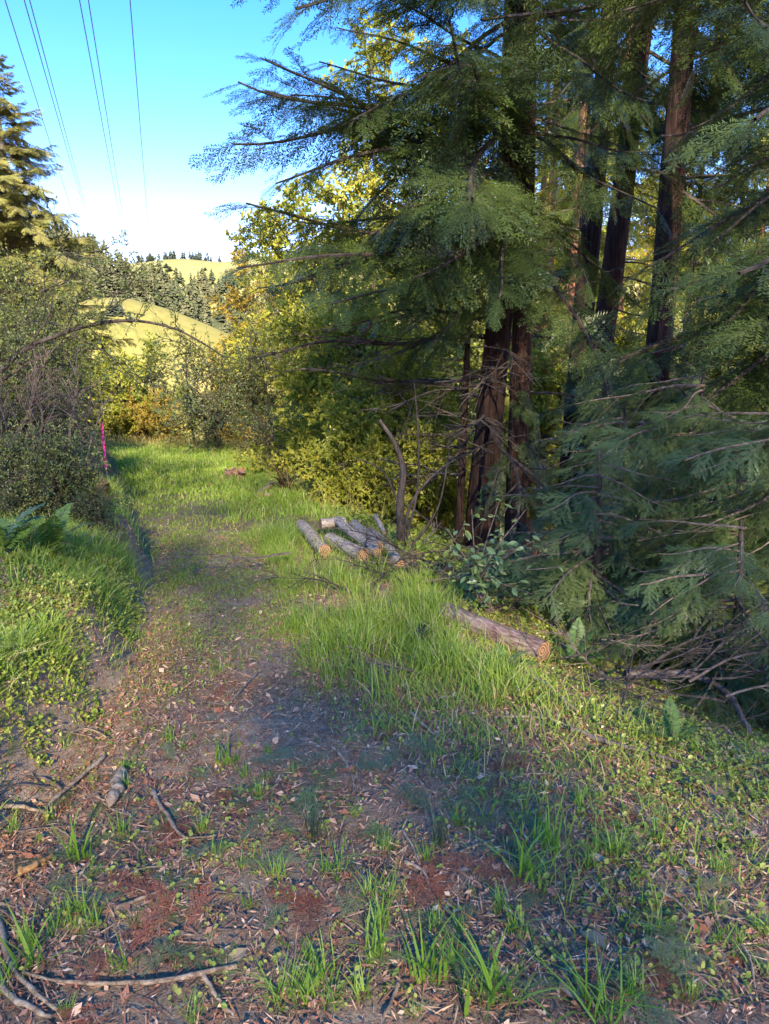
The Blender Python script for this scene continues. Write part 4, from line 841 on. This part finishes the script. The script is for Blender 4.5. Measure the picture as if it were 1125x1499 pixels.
# ------------------------------------------------------------------ uncountable cover: litter, grass, weeds
r6 = np.random.default_rng(77)
def side(x, y):
    L, R = Lf(y), Rf(y); return (x-L)/(R-L), L-x, x-R
def scatter(n, xr, yr, dens):
    x = r6.uniform(*xr, n); y = yr[0]+(yr[1]-yr[0])*r6.random(n); k = r6.random(n) < dens(x, y); x, y = x[k], y[k]; z = height(x, y)
    u, v = proj(x, y, z); k = (u > -120) & (u < 1250) & (v < 1640); return x[k], y[k], z[k]
def ld(x, y):
    s, dl, dr = side(x, y); return np.clip(1.15-y/9, .05, 1)*np.where(dl > .5, .35, 1)*np.where(dr > .8, .5, 1)*(.35+.9*vn(x*3, y*3, 21))
x, y, z = scatter(400000, (-3.0, 4), (1.2, 9), ld); n_ = len(x); mb = MB()
ty = r6.random(n_); ln = np.where(ty < .88, np.clip(np.exp(r6.normal(-3.5, .55, n_)), .008, .16), np.clip(np.exp(r6.normal(-3.9, .45, n_)), .008, .06)); wd = np.where(ty < .88, r6.uniform(.002, .006, n_), ln*r6.uniform(.35, .6, n_))
Mx = (rotz(r6.random(n_)*6.28)@roty(r6.normal(size=n_)*.28)@rotx(r6.normal(size=n_)*.4))*np.stack([ln, wd, ln], -1)[:, None, :]
stamp(mb, KV+np.array([-.5, 0, 0]), np.array([(0, 1, 2, 3)]), Mx, np.stack([x, y, z+.008+.012*r6.random(n_)], -1), 0, np.where(ty < .88, r6.random(n_)*.9, .1+.85*r6.random(n_)))
tag(kind(link('leaf_litter', mb.mesh('leaf_litter', M['litter'])), 'stuff'), 'brown needles, chips and dead leaves covering the track', 'litter')

def blades(x, y, z, h, wd, lean, mat, name, label, rb=None):
    n = len(x); a = r6.random(n)*6.28; c, s = np.cos(a), np.sin(a); b = r6.random(n)*6.28
    q = np.array([0, .45, .8, 1.0]); V = np.zeros((n, 7, 3)); ln = lean*r6.uniform(.1, 1, n)
    for i, f in enumerate(q):
        px = x+c*ln*h*f**1.8; py = y+s*ln*h*f**1.8; pz = z-.015+h*(f-.3*ln*f**2.3); w_ = wd*[1, .9, .55, 0][i]/2
        if i < 3:
            V[:, 2*i] = np.stack([px+np.cos(b)*w_, py+np.sin(b)*w_, pz], -1); V[:, 2*i+1] = np.stack([px-np.cos(b)*w_, py-np.sin(b)*w_, pz], -1)
        else: V[:, 6] = np.stack([px, py, pz], -1)
    o7 = (np.arange(n)*7)[:, None]; rr = np.where(r6.random(n) < .07, .97, r6.random(n)*.5+.36*vn(x*1.5, y*1.5, 31)) if rb is None else rb
    mb = MB(); mb.add(V.reshape(-1, 3), np.concatenate([o7+np.array([[0, 1, 3, 2]]), o7+np.array([[2, 3, 5, 4]])]), 0, np.tile(rr, 2)); Fc = o7+np.array([[4, 5, 6]])
    mb.f.append((Fc.astype(np.int32), 0, rr.astype(np.float32)))
    return tag(kind(link(name, mb.mesh(name, mat)), 'stuff'), label, 'grass')
def gd(x, y):            # lush grass of the track
    s, dl, dr = side(x, y); nz_ = vn(x*1.8, y*1.8, 41)*.6+vn(x*5, y*5, 42)*.4
    rt_ = sstep(.36, .72, s+.25*(vn(x*1.1, y*1.1, 43)-.5))*sstep(2.7, 4.2, y+.8*(vn(x*1.4, y*1.4, 44)-.5)); lf_ = (1-sstep(.05, .22, s))*.5*sstep(3, 6, y); fr = sstep(7.5, 13, y)
    mid = .62*sstep(2.4, 5, y)+.17
    d = np.maximum.reduce([rt_, lf_, fr, mid*np.ones_like(x)])*np.clip(nz_*2.2-.25, 0, 1)
    u, v = proj(x, y, height(x, y)); d = d*np.where((u > 432) & (u < 610) & (v > 765) & (v < 848), .22, 1)
    return d*(dl < .05)*np.exp(-np.maximum(dr, 0)/np.where(y < 7, .14, .35))
x, y, z = scatter(230000, (-3.2, 2.6), (1.6, 8), gd); s, dl, dr = side(x, y)
blades(x, y, z, r6.uniform(.06, .25, len(x))*(.25+.75*sstep(.42, .62, s))*(.5+vn(x*5, y*5, 55))*(.55+.45*sstep(2.8, 4, y)), r6.uniform(.003, .0065, len(x)), .9, M['grass'], 'grass', 'bright grass on the near part of the track')
x, y, z = scatter(170000, (-11, .5), (8, 23.5), gd); s, dl, dr = side(x, y); blades(x, y, z, r6.uniform(.07, .21, len(x))*(.4+.6*np.maximum(sstep(.4, .65, s), sstep(9, 14, y))), r6.uniform(.006, .014, len(x))*(.6+y/18), .8, M['grass'], 'grass', 'lush green grass covering the far part of the track')
def bd(x, y):
    s, dl, dr = side(x, y); return (dl > -.05)*np.clip(vn(x*1.3, y*1.3, 51)*1.2+vn(x*4, y*4, 52)*.8-.35, .15, 1)*np.clip(-.08+dl*4+.9*(vn(x*5, y*5, 56)-.5), 0, 1)
x, y, z = scatter(140000, (-7, -1), (1.8, 10), bd); blades(x, y, z, r6.uniform(.04, .19, len(x))*(.5+.5*sstep(2.5, 5, y))*(.35+1.3*vn(x*4, y*4, 53)), r6.uniform(.003, .008, len(x)), 1.2, M['grass'], 'grass', 'tall loose grass growing on the left bank')
def fd(x, y): s, dl, dr = side(x, y); return (y > 19.5)*1.0+((dr > -.15) & (dr < 1.0) & (y > 9))*.5+((dl > 0) & (dl < .8) & (y > 11))*.3
x, y, z = scatter(32000, (-14, 2), (8, 29), fd); blades(x, y, z, r6.uniform(.2, .55, len(x)), r6.uniform(.006, .016, len(x)), .7, M['dry_grass'], 'dry_grass', 'pale dry grass along the far edges of the track')
x, y, z = scatter(130000, (-3.6, -1.2), (1.6, 5.5), bd); blades(x, y, z, r6.uniform(.04, .15, len(x))*(.3+1.3*vn(x*6, y*6, 54)), r6.uniform(.003, .0065, len(x)), 1.5, M['grass'], 'grass', 'short tangled grass on the near left bank')
# leafy weeds
WV = np.array([(0, 0, 0), (.35, .36, .08), (.8, .26, .03), (1, 0, -.06), (.8, -.26, .03), (.35, -.36, .08)], float); WF = np.array([(0, 3, 2, 1), (0, 5, 4, 3)])
def weed_tmpl(rng, n, ll):
    mb = MB()
    for i in range(n):
        a = rng.random()*6.28; h = rng.uniform(.3, 1)*ll*2.2; r_ = rng.random()*ll*1.5; R = (rotz(np.array([rng.random()*6.28]))@roty(np.array([rng.normal()*.45]))@rotx(np.array([rng.normal()*.45])))[0]*ll*rng.uniform(.6, 1.2)
        mb.add(WV@R.T+np.array([math.cos(a)*r_, math.sin(a)*r_, h]), WF, 0, .5)
    V, fs = mb.arrays(); return V, np.concatenate([f for f, m, r in fs])
def weeds(name, label, x, y, z, ll, n=7):
    mb = MB(); tm = [weed_tmpl(r6, n, ll) for _ in range(4)]; wh = r6.integers(0, 4, len(x))
    for k in range(4):
        s = wh == k; m_ = s.sum(); sc = r6.uniform(.5, 1.25, m_); stamp(mb, *tm[k], rotz(r6.random(m_)*6.28)*sc[:, None, None], np.stack([x[s], y[s], z[s]-.01], -1))
    tag(kind(link(name, mb.mesh(name, M['weed'])), 'stuff'), label, 'ground cover')
def cover(x, y):
    u, v = proj(x, y, height(x, y))
    return np.maximum(np.clip((u-640-(v-1000)*.5)/130, 0, 1)*np.clip((1400-v)/150, .12, 1), np.clip((u-960)/120, 0, 1)*.8)*(v > 900)
def wd_r(x, y):
    s, dl, dr = side(x, y); return np.clip(cover(x, y), 0, 1)*np.clip(vn(x*2.6, y*2.6, 61)*2.0-.35, 0, 1)
x, y, z = scatter(22000, (.2, 4.5), (1.5, 5.5), wd_r); weeds('ground_cover', 'small-leaved green ground cover at the right of the track', x, y, z, .018)
def wd_l(x, y):
    s, dl, dr = side(x, y); return (dl+.2*(vn(x*4, y*4, 57)-.5) > .06)*np.clip(vn(x*1.6, y*1.6, 71)*1.9-.25, .1, 1)
x, y, z = scatter(38000, (-6, -1), (1.8, 9), wd_l); xa, ya, za = scatter(14000, (-3.5, -1.2), (1.6, 5), wd_l); x, y, z = np.concatenate([x, xa]), np.concatenate([y, ya]), np.concatenate([z, za]); weeds('ground_cover', 'mixed leafy weeds on the left bank', x, y, z, .019)
def wd_p(x, y): return .95*np.clip(vn(x*2.5, y*2.5, 81)*2-.45, .05, 1)
x, y, z = scatter(19000, (-2.4, 2.5), (1.5, 9.5), wd_p); weeds('ground_cover', 'scattered seedlings and clover leaves on the bare track', x, y, z, .017, 5)
def wd_b(x, y): s, dl, dr = side(x, y); return (dr > .2)*.8
x, y, z = scatter(6000, (-3, 9), (5, 15), wd_b); weeds('ground_cover', 'leafy undergrowth on the bank falling away to the right', x, y, z, .06, 8)


# ------------------------------------------------------------------ labels that tell alike small things apart by their place
ORD = ['first', 'second', 'third', 'fourth', 'fifth', 'sixth', 'seventh', 'eighth', 'ninth', 'tenth', 'eleventh', 'twelfth', 'thirteenth', 'fourteenth', 'fifteenth', 'sixteenth']
BAND = ['at the bottom edge', 'just above the bottom edge', 'low in the foreground', 'in the lower foreground', 'across the middle foreground', 'above the middle foreground', 'in the upper foreground', 'near the back of the litter', 'farther back', 'far back on the bare track', 'farthest back']
def relabel(group, head, per=12, bands=BAND):
    obs = [o for o in COL.objects if o.get('group') == group and not o.get('fixed')]
    pos = [(proj(*o.location), o) for o in obs]; pos.sort(key=lambda q: -q[0][1])
    nb = max(1, math.ceil(len(pos)/per)); per = math.ceil(len(pos)/nb)
    for b in range(nb):
        row = sorted(pos[b*per:(b+1)*per], key=lambda q: q[0][0])
        for k, (uv, o) in enumerate(row): o['label'] = '%s, %s from the left %s' % (head, ORD[k % 16], bands[b])
relabel('fallen green sprigs', 'blue-green fallen redwood sprig')
relabel('fallen brown sprigs', 'rust-brown dry redwood sprig')
relabel('small grass tufts in the litter', 'small sparse grass tuft')
relabel('small twigs in the litter', 'thin short twig')
relabel('small dead leaves on the track', 'small pale dead leaf')
sk = sorted([o for o in COL.objects if o.name.startswith('ridge_tree')], key=lambda o: o.location[0]/o.location[1])
for k, o in enumerate(sk): o['label'] = 'tiny skyline tree, %s from the left in the %s cluster on the far hill' % (ORD[k % 13], ['leftmost', 'second', 'third', 'rightmost'][min(k//13, 3)])
